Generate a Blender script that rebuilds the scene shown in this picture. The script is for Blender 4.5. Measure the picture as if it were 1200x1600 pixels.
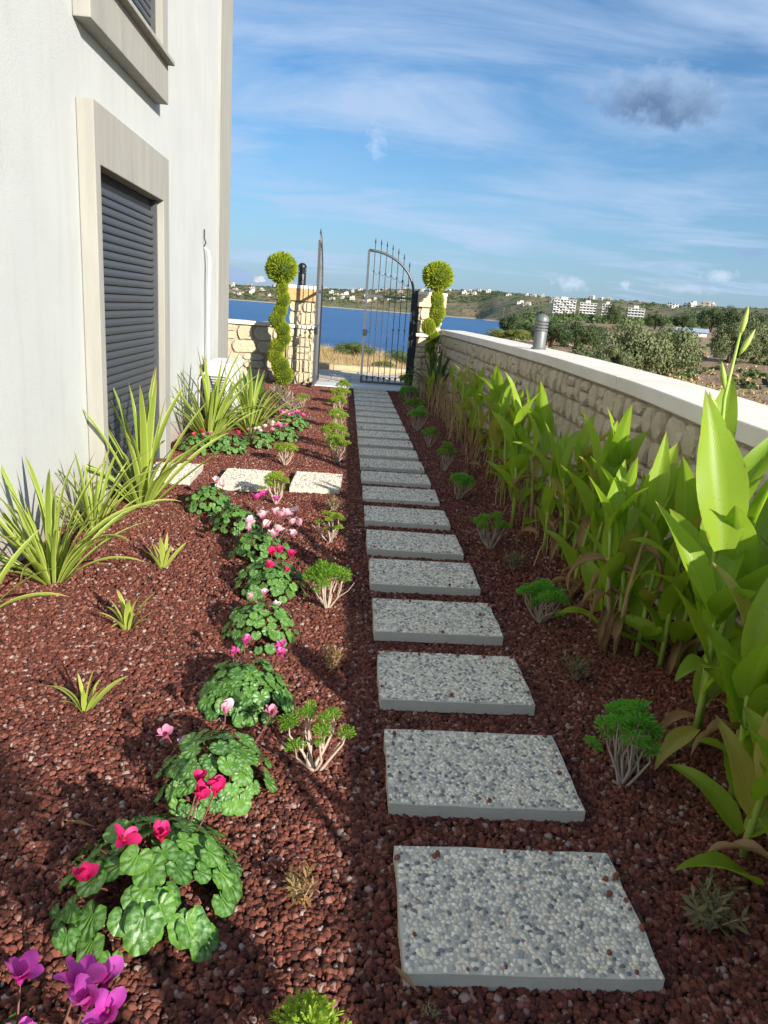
import bpy, bmesh, math, random
import numpy as np
from mathutils import Vector, Matrix, Euler
R = math.radians
random.seed(7); rng = np.random.default_rng(7)
for o in list(bpy.data.objects): bpy.data.objects.remove(o)
sc = bpy.context.scene
C = bpy.context.collection

# ---------------------------------------------------------------- camera, sky, sun, exposure
F, PITCH, ROLL, YAW, EYE = 1128.42, .2738, .0761, .0708, 1.4494
cp, sp, cy, sy = math.cos(PITCH), math.sin(PITCH), math.cos(YAW), math.sin(YAW)
fw = Vector((sy*cp, cy*cp, -sp)); rt = Vector((cy, -sy, 0)); up = rt.cross(fw)
r2 = rt*math.cos(ROLL) + up*math.sin(ROLL); u2 = up*math.cos(ROLL) - rt*math.sin(ROLL)
cam = bpy.data.objects.new('camera', bpy.data.cameras.new('camera')); C.objects.link(cam)
cam.matrix_world = Matrix(((r2.x, u2.x, -fw.x, 0), (r2.y, u2.y, -fw.y, 0), (r2.z, u2.z, -fw.z, EYE), (0, 0, 0, 1)))
cam.data.sensor_fit = 'VERTICAL'; cam.data.sensor_height = 24; cam.data.lens = F/1600*24
cam.data.clip_end = 8000; cam.data.clip_start = .05
sc.camera = cam
sc.render.resolution_x = 768; sc.render.resolution_y = 1024
SUN = Vector((-1, 1.42, -.655)).normalized()        # direction the light travels
elev = math.asin(-SUN.z); azim = math.atan2(-SUN.x, -SUN.y)   # compass angle of the sun from +Y
sun = bpy.data.objects.new('sun', bpy.data.lights.new('sun', 'SUN')); C.objects.link(sun)
sun.rotation_euler = SUN.to_track_quat('-Z', 'Y').to_euler()
sun.data.energy = 3.75; sun.data.angle = R(.5); sun.data.color = (1, .925, .81)
sc.view_settings.view_transform = 'Standard'; sc.view_settings.look = 'None'
sc.view_settings.exposure = 1.22; sc.view_settings.gamma = 1; sc.view_settings.use_curve_mapping = False

class NT:                                             # short hand for node trees
    def __init__(s, t): s.t = t
    def n(s, typ, props=None, **ins):
        nd = s.t.nodes.new(typ)
        for k, v in (props or {}).items(): setattr(nd, k, v)
        for k, v in ins.items():
            key = int(k[1:]) if k[0] == '_' and k[1:].isdigit() else k.replace('_', ' ')
            s.put(nd.inputs[key], v)
        return nd
    def put(s, sock, v):
        if isinstance(v, bpy.types.NodeSocket): s.t.links.new(v, sock)
        elif isinstance(v, bpy.types.Node): s.t.links.new(v.outputs[0], sock)
        else: sock.default_value = v
    def math(s, op, a, b=0., c=None, clamp=False):
        nd = s.t.nodes.new('ShaderNodeMath'); nd.operation = op; nd.use_clamp = clamp
        s.put(nd.inputs[0], a); s.put(nd.inputs[1], b)
        if c is not None: s.put(nd.inputs[2], c)
        return nd.outputs[0]
    def mix(s, f, a, b, bt='MIX'):
        nd = s.t.nodes.new('ShaderNodeMix'); nd.data_type = 'RGBA'; nd.blend_type = bt
        s.put(nd.inputs[0], f); s.put(nd.inputs[6], a if not isinstance(a, tuple) else (*a, 1)[:4]); s.put(nd.inputs[7], b if not isinstance(b, tuple) else (*b, 1)[:4])
        return nd.outputs[2]
    def ramp(s, f, *st, interp='LINEAR'):
        nd = s.t.nodes.new('ShaderNodeValToRGB'); nd.color_ramp.interpolation = interp
        e = nd.color_ramp.elements
        while len(e) < len(st): e.new(.5)
        for el, (p, c) in zip(e, st):
            el.position = p; el.color = (*c, 1) if isinstance(c, tuple) else (c, c, c, 1)
        s.put(nd.inputs[0], f); return nd.outputs[0]
    def noise(s, vec, scale, detail=4, rough=.55, dist=0.):
        nd = s.t.nodes.new('ShaderNodeTexNoise')
        if vec is not None: s.put(nd.inputs['Vector'], vec)
        nd.inputs['Scale'].default_value = scale; nd.inputs['Detail'].default_value = detail
        nd.inputs['Roughness'].default_value = rough; nd.inputs['Distortion'].default_value = dist
        return nd.outputs[0]

w = bpy.data.worlds.new('World'); sc.world = w; w.use_nodes = True
T = NT(w.node_tree); w.node_tree.nodes.clear()
sky = T.n('ShaderNodeTexSky', dict(sky_type='NISHITA', sun_disc=False, sun_elevation=elev, sun_rotation=azim,
          altitude=0, air_density=1.0, dust_density=1.6, ozone_density=2.2))
D = T.n('ShaderNodeTexCoord').outputs['Generated']
sep = T.n('ShaderNodeSeparateXYZ', None, Vector=D)
zz = T.math('MAXIMUM', T.math('ADD', sep.outputs[2], .10), .02)
pl = T.n('ShaderNodeCombineXYZ', None, X=T.math('DIVIDE', sep.outputs[0], zz), Y=T.math('DIVIDE', sep.outputs[1], zz), Z=0.)
st = T.n('ShaderNodeMapping', None, Vector=pl.outputs[0], Rotation=(0, 0, R(10)), Scale=(.55, 1.1, 1), Location=(.6, .25, 0))
ci = T.noise(st.outputs[0], 1.35, 9, .60, .55)
big = T.noise(pl.outputs[0], .55, 3, .5)
cir = T.math('MULTIPLY', T.ramp(ci, (.37, 0.), (.60, 1.)), T.ramp(big, (.32, .22), (.54, 1.)))
low = T.ramp(sep.outputs[2], (.0, .60), (.10, .25), (.22, .0))
band = T.math('MULTIPLY', T.ramp(T.noise(T.n('ShaderNodeMapping', None, Vector=D, Scale=(1.4, 1.4, 9)).outputs[0], 3.2, 5), (.42, 0.), (.66, 1.)), T.ramp(sep.outputs[2], (.0, .6), (.22, .25), (.4, 0.)))
cov = T.math('MAXIMUM', T.math('MULTIPLY', cir, .85), T.math('MAXIMUM', low, T.math('MULTIPLY', band, .6)))
cov = T.math('MULTIPLY', cov, T.ramp(sep.outputs[2], (0., 1.), (.02, 1.)), clamp=True)
bg1 = T.n('ShaderNodeBackground', None, Color=T.mix(1., sky, (.42, .65, .82), 'MULTIPLY'), Strength=.083)
bg2 = T.n('ShaderNodeBackground', None, Color=(.215, .285, .395, 1), Strength=1.)
sh = T.n('ShaderNodeMixShader', None, _0=cov, _1=bg1, _2=bg2)
def puff(sh, bear, el, wu, wv, col, seed, strength, edge=.35, nz=34., col2=None):      # a small cumulus in that direction of the sky
    b, e = R(bear), R(el)
    c = Vector((math.sin(b)*math.cos(e), math.cos(b)*math.cos(e), math.sin(e)))
    ux = Vector((math.cos(b), -math.sin(b), 0)); uy = ux.cross(c)
    d = lambda v: T.n('ShaderNodeVectorMath', dict(operation='DOT_PRODUCT'), _0=D, _1=tuple(v)).outputs['Value']
    u = T.math('DIVIDE', d(ux), math.sin(R(wu))); v = T.math('DIVIDE', d(uy), math.sin(R(wv)))
    vec = T.n('ShaderNodeVectorMath', dict(operation='ADD'), _0=D, _1=(seed, seed*.7, 0)).outputs[0]
    n = T.noise(vec, nz/math.sin(R(wu))/20, 6, .62)
    rad = T.math('SQRT', T.math('ADD', T.math('POWER', T.math('ABSOLUTE', u), 2.), T.math('POWER', T.math('ABSOLUTE', v), 2.)))
    f = T.math('SUBTRACT', T.math('MULTIPLY_ADD', n, 2.4, -.2), rad)
    f = T.math('MULTIPLY', T.ramp(f, (0., 0.), (edge, 1.)), T.math('GREATER_THAN', d(c), 0.))
    cc = (*col, 1) if col2 is None else T.mix(T.ramp(T.math('MULTIPLY_ADD', v, .35, n), (.35, 0.), (.75, 1.)), col, col2)
    b2 = T.n('ShaderNodeBackground', None, Color=cc, Strength=1.)
    return T.n('ShaderNodeMixShader', None, _0=T.math('MULTIPLY', f, strength), _1=sh, _2=b2)
sh = puff(sh, 20.6, 14.9, 3.9, 1.75, (.060, .10, .18), 3.1, .92, .5, 34., (.15, .22, .33))
sh = puff(sh, 1.5, 11.3, .8, 1.2, (.33, .38, .48), 1.7, .35, 1.)
sh = puff(sh, -6.6, 1.4, .5, .25, (.44, .40, .42), 5.2, .7)
sh = puff(sh, -8.2, 1.6, 1.5, .7, (.16, .22, .36), 4.2, .6)
sh = puff(sh, 16.6, 2.7, 1.3, .55, (.38, .42, .50), 9.4, .55, .9)
sh = puff(sh, 20.4, 2.9, .5, .35, (.40, .43, .50), 2.2, .5, .9)
sh = puff(sh, 28.2, 5.4, 1.3, .3, (.14, .19, .32), 7.7, .6, .6)
sh = puff(sh, 26.6, 3.9, 1.3, .5, (.36, .40, .48), 6.1, .55, .9)
sh = puff(sh, 24.5, 2.9, 2.2, .35, (.34, .39, .48), 8.8, .4, .9)
T.n('ShaderNodeOutputWorld', None, Surface=sh.outputs[0])

# ---------------------------------------------------------------- helpers
def mat(name, fn, rough=.8, **bs):
    m = bpy.data.materials.new(name); m.use_nodes = True
    t = NT(m.node_tree); b = m.node_tree.nodes['Principled BSDF']; b.inputs['Roughness'].default_value = rough
    for k, v in bs.items(): b.inputs[k.replace('_', ' ')].default_value = v
    r = fn(t, b)
    if isinstance(r, tuple) and len(r) == 3: b.inputs['Base Color'].default_value = (*r, 1)
    elif r is not None: t.put(b.inputs['Base Color'], r)
    return m
def bump(t, b, h, strength=.3, dist=.01):
    t.put(b.inputs['Normal'], t.n('ShaderNodeBump', None, Height=h, Strength=strength, Distance=dist).outputs[0])
def objco(t): return t.n('ShaderNodeTexCoord').outputs['Object']
def worldpos(t): return t.n('ShaderNodeNewGeometry').outputs['Position']
def rnd(t): return t.n('ShaderNodeObjectInfo').outputs['Random']

def raw(name, verts, faces, smooth=False, uv=None):
    me = bpy.data.meshes.new(name); me.from_pydata([tuple(map(float, v)) for v in verts], [], [tuple(map(int, f)) for f in faces])
    if smooth: me.polygons.foreach_set('use_smooth', [True]*len(me.polygons))
    if uv is not None:
        l = me.uv_layers.new(name='uv'); idx = np.empty(len(me.loops), int); me.loops.foreach_get('vertex_index', idx)
        l.data.foreach_set('uv', np.asarray(uv, float)[idx].ravel())
    me.update(); return me
def obj(name, me, m, parent=None, loc=(0, 0, 0), rot=(0, 0, 0), scale=None, label=None):
    if m is not None and not me.materials: me.materials.append(m)
    o = bpy.data.objects.new(name, me); C.objects.link(o); o.location = loc; o.rotation_euler = rot
    if scale is not None: o.scale = scale if hasattr(scale, '__len__') else (scale,)*3
    if parent is not None: o.parent = parent
    if label: o['label'] = label
    return o
def tag(o, label, cat, group=None):
    o['label'] = label; o['category'] = cat
    if group: o['group'] = group
    return o
def thing(name, label, cat, loc=(0, 0, 0), rz=0, group=None):
    o = bpy.data.objects.new(name, None); C.objects.link(o); o.location = loc; o.rotation_euler = (0, 0, rz); o.empty_display_size = .1
    return tag(o, label, cat, group)
def struct(o, kind='structure'): o['kind'] = kind; return o
class MB:                                              # collects shapes into one mesh
    def __init__(s): s.v = []; s.f = []; s.uv = []
    def add(s, v, f, uv=None):
        k = len(s.v); s.v += [tuple(x) for x in v]; s.f += [tuple(i+k for i in q) for q in f]
        s.uv += list(uv) if uv is not None else [(0, 0)]*len(v)
    def box(s, a, b):
        x0, y0, z0 = a; x1, y1, z1 = b
        s.add([(x0,y0,z0),(x1,y0,z0),(x1,y1,z0),(x0,y1,z0),(x0,y0,z1),(x1,y0,z1),(x1,y1,z1),(x0,y1,z1)],
              [(0,3,2,1),(4,5,6,7),(0,1,5,4),(1,2,6,5),(2,3,7,6),(3,0,4,7)])
    def tube(s, pts, rad, n=6, cap=True):
        pts = [Vector(p) for p in pts]; rad = rad if hasattr(rad, '__len__') else [rad]*len(pts)
        ref = None; rings = []
        for i, p in enumerate(pts):
            d = (pts[min(i+1, len(pts)-1)] - pts[max(i-1, 0)]).normalized()
            if ref is None: ref = d.orthogonal().normalized()
            ref = (ref - d*ref.dot(d)); ref = ref.normalized() if ref.length > 1e-6 else d.orthogonal().normalized()
            q = d.cross(ref)
            rings.append([p + (ref*math.cos(a) + q*math.sin(a))*rad[i] for a in [2*math.pi*k/n for k in range(n)]])
        v = [x for r in rings for x in r]; f = []
        for i in range(len(pts)-1):
            for k in range(n):
                f.append((i*n+k, i*n+(k+1) % n, (i+1)*n+(k+1) % n, (i+1)*n+k))
        if cap: f.append(tuple(range(n-1, -1, -1))); f.append(tuple(range((len(pts)-1)*n, len(pts)*n)))
        s.add(v, f)
    def lathe(s, prof, n=20, c=(0, 0, 0)):
        v = [(c[0]+r*math.cos(2*math.pi*k/n), c[1]+r*math.sin(2*math.pi*k/n), c[2]+z) for r, z in prof for k in range(n)]
        f = [(i*n+k, i*n+(k+1) % n, (i+1)*n+(k+1) % n, (i+1)*n+k) for i in range(len(prof)-1) for k in range(n)]
        f.append(tuple(range(n-1, -1, -1))); f.append(tuple(range((len(prof)-1)*n, len(prof)*n))); s.add(v, f)
    def prism(s, poly, a, b, axis=0):                  # polygon (p,q) pushed along an axis from a to b
        k = len(poly); put = (lambda t, p: (t, p[0], p[1])) if axis == 0 else ((lambda t, p: (p[0], t, p[1])) if axis == 1 else (lambda t, p: (p[0], p[1], t)))
        v = [put(a, p) for p in poly] + [put(b, p) for p in poly]
        f = [tuple(range(k-1, -1, -1)), tuple(range(k, 2*k))] + [(i, (i+1) % k, k+(i+1) % k, k+i) for i in range(k)]
        s.add(v, f)
    def mesh(s, name, smooth=False): return raw(name, s.v, s.f, smooth, s.uv)
    def build(s, name, m, parent=None, smooth=False, bevel=0, **kw):
        me = s.mesh(name, smooth); bm = bmesh.new(); bm.from_mesh(me); bmesh.ops.recalc_face_normals(bm, faces=bm.faces); bm.to_mesh(me); bm.free()
        o = obj(name, me, m, parent, **kw)
        if bevel:
            b = o.modifiers.new('bevel', 'BEVEL'); b.width = bevel; b.segments = 2; b.limit_method = 'ANGLE'
        return o
def U(a, b): return random.uniform(a, b)

# ---------------------------------------------------------------- materials
def plaster(t, b):
    p = worldpos(t); n = t.noise(p, 90, 5, .7); big = t.noise(p, 1.3, 4)
    streak = t.noise(t.n('ShaderNodeMapping', None, Vector=p, Scale=(3, 3, .35)).outputs[0], 2.2, 5)
    bump(t, b, t.math('ADD', n, t.math('MULTIPLY', t.noise(p, 300, 3), .5)), .55, .006)
    c = t.mix(t.ramp(big, (.35, 0.), (.7, 1.)), (.50, .51, .50), (.455, .465, .455))
    c = t.mix(t.math('MULTIPLY', t.ramp(streak, (.5, 0.), (.75, 1.)), .35), c, (.385, .385, .37))
    zc = t.n('ShaderNodeSeparateXYZ', None, Vector=p).outputs[2]
    spl = t.math('MULTIPLY', t.ramp(t.math('ADD', zc, t.math('MULTIPLY', t.noise(p, 7, 6, .7), .5)), (.25, 1.), (.62, 0.)), .6)
    return t.mix(spl, c, (.34, .24, .19))
WHITE = mat('white_plaster', plaster, .9)
def trimf(t, b):
    p = worldpos(t); n = t.noise(p, 120, 5, .7)
    bump(t, b, n, .4, .004)
    st = t.noise(t.n('ShaderNodeMapping', None, Vector=p, Scale=(4, 4, .5)).outputs[0], 3., 5)
    return t.mix(t.ramp(st, (.35, 0.), (.7, 1.)), (.335, .325, .29), (.28, .27, .24))
TRIM = mat('beige_render', trimf, .9)
SHUT = mat('shutter_metal', lambda t, b: t.mix(t.noise(objco(t), 30, 3), (.062, .068, .080), (.085, .092, .105)), .42, Metallic=.25)
DARK = mat('dark_gap', lambda t, b: (.012, .012, .013), .7)
IRON = mat('painted_iron', lambda t, b: t.mix(t.noise(worldpos(t), 25, 4), (.075, .08, .09), (.13, .135, .145)), .42, Metallic=.5)
IRONDK = mat('dark_iron', lambda t, b: (.022, .026, .033), .45, Metallic=.3)
LAMPGREY = mat('grey_lamp_paint', lambda t, b: t.mix(t.noise(objco(t), 40, 4), (.13, .135, .14), (.18, .185, .19)), .5, Metallic=.3)
LAMPBLK = mat('black_lamp_paint', lambda t, b: (.015, .017, .02), .45)
OPAL = mat('lamp_opal', lambda t, b: (.35, .35, .33), .4)
PLAST = mat('white_plastic', lambda t, b: t.mix(t.noise(worldpos(t), 8, 4), (.72, .72, .69), (.60, .60, .57)), .5)
GRILL = mat('grey_grille', lambda t, b: (.13, .13, .125), .6)
PIPEM = mat('pipe_white', lambda t, b: t.mix(t.noise(worldpos(t), 12, 4), (.74, .71, .65), (.62, .58, .52)), .6)
def stone_fn(a, c, d, sc=14, pit=.5):
    def fn(t, b):
        p = worldpos(t); n1 = t.noise(p, sc, 6, .65); n2 = t.noise(p, sc*5, 5, .7)
        vo = t.n('ShaderNodeTexVoronoi', None, Vector=p, Scale=sc*4).outputs[0]
        pits = t.ramp(vo, (.06, 0.), (.2, 1.))
        bump(t, b, t.math('ADD', t.math('MULTIPLY', n1, 1.4), t.math('MULTIPLY', t.math('ADD', n2, t.math('MULTIPLY', pits, pit)), .6)), .8, .018)
        col = t.mix(t.ramp(n1, (.3, 0.), (.7, 1.)), a, c)
        col = t.mix(t.math('MULTIPLY', rnd(t), .75), col, d)
        return t.mix(t.math('MULTIPLY', t.ramp(n2, (.55, 0.), (.8, 1.)), .35), col, tuple(x*.5 for x in a))
    return fn
STONE = mat('rough_limestone', stone_fn((.58, .49, .345), (.67, .59, .44), (.53, .44, .305)), .95)
STONEY = mat('yellow_limestone', stone_fn((.54, .46, .31), (.64, .57, .42), (.47, .38, .24), 12), .95)
STONEO = mat('ochre_stone', stone_fn((.50, .31, .13), (.58, .40, .20), (.42, .25, .10), 10), .9)
MORTAR = mat('mortar', lambda t, b: (bump(t, b, t.noise(worldpos(t), 60, 5), .6, .01), t.mix(t.noise(worldpos(t), 8, 5), (.45, .385, .285), (.34, .285, .21)))[1], .95)
COPE = mat('coping_stone', lambda t, b: (bump(t, b, t.noise(worldpos(t), 70, 5), .3, .006), t.mix(t.ramp(t.noise(worldpos(t), 3, 6), (.35, 0.), (.7, 1.)), (.78, .74, .66), (.70, .65, .55)))[1], .9)
CONC = mat('slab_concrete', lambda t, b: (bump(t, b, t.noise(worldpos(t), 150, 4), .4, .004), t.mix(t.noise(worldpos(t), 40, 5), (.44, .40, .335), (.56, .515, .435)))[1], .9)
def pebf(t, b):
    a = t.n('ShaderNodeAttribute', dict(attribute_name='col'))
    p = worldpos(t)
    bump(t, b, t.noise(p, 500, 3), .15, .002)
    return t.mix(t.math('MULTIPLY', t.noise(p, 260, 3), .10), a.outputs['Color'], (.34, .33, .30))
PEB = mat('exposed_pebbles', pebf, .62)
def lavaf(t, b):
    r = rnd(t); p = worldpos(t)
    bump(t, b, t.noise(p, 330, 5, .7), .7, .006)
    c = t.ramp(r, (0., (.060, .015, .010)), (.35, (.130, .032, .019)), (.7, (.225, .063, .034)), (.88, (.31, .105, .065)), (.96, (.36, .20, .16)), (1., (.50, .42, .37)))
    return t.mix(t.math('MULTIPLY', t.noise(p, 160, 4), .5), c, (.06, .016, .012))
LAVA = mat('lava_pebble', lavaf, .9)
def lavabase(t, b):
    p = worldpos(t); v = t.n('ShaderNodeTexVoronoi', None, Vector=p, Scale=55.)
    bump(t, b, t.ramp(v.outputs['Distance'], (0., 1.), (.8, 0.)), 1., .012)
    return t.mix(v.outputs['Color'], (.06, .02, .014), (.15, .05, .03))
LAVAB = mat('lava_bed', lavabase, .95)

def leafmat(name, c1, c2, trans=.35, rough=.45, edge=None, vein=None, hue=.5, tip=None, spec=.4, base=None):
    """u runs across a blade, v along it"""
    m = bpy.data.materials.new(name); m.use_nodes = True; t = NT(m.node_tree); b = m.node_tree.nodes['Principled BSDF']
    uv = t.n('ShaderNodeSeparateXYZ', None, Vector=t.n('ShaderNodeTexCoord').outputs['UV'])
    u, v = uv.outputs[0], uv.outputs[1]
    col = t.mix(t.math('MULTIPLY_ADD', rnd(t), hue, t.math('MULTIPLY', t.noise(worldpos(t), 9, 3), .5)), c1, c2)
    cen = t.math('ABSOLUTE', t.math('SUBTRACT', u, .5))
    if edge: col = t.mix(t.ramp(cen, (.30, 0.), (.46, 1.)), col, edge)
    if vein:
        col = t.mix(t.ramp(cen, (.010, .8), (.04, 0.)), col, vein)
        wv = t.n('ShaderNodeTexWave', dict(wave_type='BANDS', bands_direction='X'), Vector=t.n('ShaderNodeCombineXYZ', None, X=t.math('SUBTRACT', v, t.math('MULTIPLY', cen, .55)), Y=0., Z=0.).outputs[0], Scale=9.)
        col = t.mix(t.math('MULTIPLY', wv.outputs[1], .10), col, vein)
        bump(t, b, wv.outputs[1], .08, .003)
    if base:
        col = t.mix(t.ramp(v, (.05, 1.), (.55, 0.)), col, base)
        col = t.mix(t.math('MULTIPLY', t.ramp(t.noise(t.n('ShaderNodeCombineXYZ', None, X=t.math('MULTIPLY', u, 14.), Y=t.math('MULTIPLY', v, 1.5), Z=0.).outputs[0], 1., 3), (.45, 0.), (.7, 1.)), .3), col, base)
    if vein:
        nb = t.noise(worldpos(t), 22, 5, .7)
        col = t.mix(t.ramp(t.math('MULTIPLY_ADD', nb, .5, cen), (.74, 0.), (.80, .85)), col, (.25, .13, .05))
        col = t.mix(t.math('MULTIPLY', t.ramp(t.noise(worldpos(t), 60, 3), (.66, 0.), (.72, 1.)), .45), col, (.28, .19, .06))
    if tip: col = t.mix(t.ramp(v, (.86, 0.), (1., 1.)), col, tip)
    t.put(b.inputs['Base Color'], col); b.inputs['Roughness'].default_value = rough; b.inputs['Specular IOR Level'].default_value = spec
    tr = t.n('ShaderNodeBsdfTranslucent', None, Color=t.mix(1., col, (1.25, 1.25, .65), 'MULTIPLY'))
    mx = t.n('ShaderNodeMixShader', None, _0=trans, _1=b.outputs[0], _2=tr.outputs[0])
    t.put(m.node_tree.nodes['Material Output'].inputs[0], mx.outputs[0]); return m
CANNA = leafmat('canna_leaf', (.22, .39, .026), (.37, .50, .042), .55, .42, vein=(.34, .48, .10), tip=(.30, .33, .05))
CANNAY = leafmat('yellowing_leaf', (.36, .36, .05), (.45, .38, .09), .4, .5, vein=(.45, .42, .12), tip=(.30, .15, .05))
CANNAD = leafmat('dry_leaf', (.26, .14, .065), (.36, .23, .12), .3, .8, vein=(.30, .18, .09))
CSTEM = mat('canna_stem', lambda t, b: t.mix(t.math('MULTIPLY_ADD', rnd(t), .6, t.math('MULTIPLY', t.noise(objco(t), 12, 3), .4)), (.22, .36, .05), (.36, .42, .09)), .45)
FLAX = leafmat('strap_leaf', (.20, .30, .045), (.30, .38, .06), .35, .45, edge=(.48, .50, .14), tip=(.38, .28, .10))
FLAXD = leafmat('dark_strap_leaf', (.05, .13, .025), (.09, .19, .035), .3, .42)
SPROUT = leafmat('sprout_leaf', (.28, .38, .05), (.42, .46, .10), .35, .5, edge=(.48, .48, .14), tip=(.4, .3, .12))
TUFT = leafmat('tuft_leaf', (.15, .33, .035), (.25, .41, .05), .45, .5)
TUFTY = leafmat('lime_tuft_leaf', (.28, .42, .05), (.38, .48, .075), .45, .5)
TUFTD = leafmat('deep_tuft_leaf', (.15, .40, .05), (.22, .47, .065), .45, .5)
OLIVEL = leafmat('olive_small_leaf', (.13, .13, .05), (.22, .18, .08), .25, .6)
DRYTW = leafmat('reddish_small_leaf', (.22, .17, .06), (.30, .15, .07), .25, .6)
LAVEN = leafmat('grey_pink_twig_leaf', (.24, .18, .16), (.32, .26, .2), .2, .7)
BRANCH = mat('pale_branch', lambda t, b: (bump(t, b, t.noise(objco(t), 90, 4), .5, .004), t.mix(t.noise(objco(t), 40, 4), (.46, .37, .30), (.33, .25, .19)))[1], .9)
BARK = mat('bark', lambda t, b: (bump(t, b, t.noise(objco(t), 30, 5), .6, .02), t.mix(t.noise(objco(t), 14, 5), (.16, .11, .075), (.09, .06, .04)))[1], .9)
CYPR = leafmat('cypress_spray', (.22, .31, .022), (.38, .42, .030), .3, .6, hue=.6)
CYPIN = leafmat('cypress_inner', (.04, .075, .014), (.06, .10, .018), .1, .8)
def cycf(silver):
    def f(t, b):
        uv = t.n('ShaderNodeSeparateXYZ', None, Vector=t.n('ShaderNodeTexCoord').outputs['UV'])
        r, a = uv.outputs[0], uv.outputs[1]; n = t.noise(objco(t), 4.5, 4)
        vein = t.math('ABSOLUTE', t.math('SINE', t.math('MULTIPLY', a, 2*math.pi*4.5)))
        bd = t.math('ADD', r, t.math('MULTIPLY_ADD', n, .5, t.math('MULTIPLY', vein, -.16)))
        band = t.ramp(bd, (.55, 0.), (.74, 1.), (.82, .8), (.98, 0.))
        g = t.mix(t.math('MULTIPLY_ADD', rnd(t), .8, t.math('MULTIPLY', n, .3)), (.035, .125, .022), (.12, .27, .03))
        g = t.mix(t.math('MULTIPLY', band, silver), g, (.20, .35, .15))
        g = t.mix(t.ramp(vein, (.0, .30), (.10, 0.)), g, (.20, .36, .13))
        bump(t, b, t.math('ADD', vein, t.math('MULTIPLY', n, .5)), .3, .15)
        return g
    return f
def trans_wrap(m, k=.2):
    t = NT(m.node_tree); b = m.node_tree.nodes['Principled BSDF']; col = b.inputs['Base Color'].links[0].from_socket
    tr = t.n('ShaderNodeBsdfTranslucent', None, Color=col); mx = t.n('ShaderNodeMixShader', None, _0=k, _1=b.outputs[0], _2=tr.outputs[0])
    t.put(m.node_tree.nodes['Material Output'].inputs[0], mx.outputs[0]); return m
CYC = [trans_wrap(mat('cyclamen_leaf_plain', cycf(.55), .42)), trans_wrap(mat('cyclamen_leaf_silver', cycf(.95), .42))]
def petal(name, a, c): return leafmat(name, a, c, .38, .55, hue=.8, base=tuple(x*f for x, f in zip(a, (.85, .35, .6))))
PETAL = dict(purple=petal('purple_petal', (.62, .05, .50), (.70, .12, .60)), crimson=petal('crimson_petal', (.62, .015, .13), (.72, .03, .22)),
             pink=petal('pink_petal', (.72, .22, .42), (.80, .42, .56)), pale=petal('pale_pink_petal', (.78, .44, .60), (.84, .66, .75)),
             magenta=petal('magenta_petal', (.68, .06, .38), (.74, .16, .50)), white=petal('white_petal', (.82, .72, .72), (.84, .80, .78)), red=petal('red_petal', (.70, .03, .10), (.75, .08, .16)))
REDSTALK = mat('red_brown_stalk', lambda t, b: (.13, .04, .03), .6)
GSTALK = mat('green_stalk', lambda t, b: (.12, .16, .05), .6)
def bushmat(name, c1, c2): return leafmat(name, c1, c2, .25, .6, hue=.35)
OLIVE = bushmat('grey_green_foliage', (.12, .15, .065), (.22, .24, .11))
DKGREEN = bushmat('dark_green_foliage', (.045, .075, .025), (.085, .12, .04))
MIDGREEN = bushmat('mid_green_foliage', (.08, .13, .035), (.15, .19, .055))
YELGREEN = bushmat('yellow_green_foliage', (.16, .19, .04), (.24, .25, .07))
STRAW = leafmat('straw_blade', (.36, .25, .12), (.50, .38, .20), .2, .8)

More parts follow.
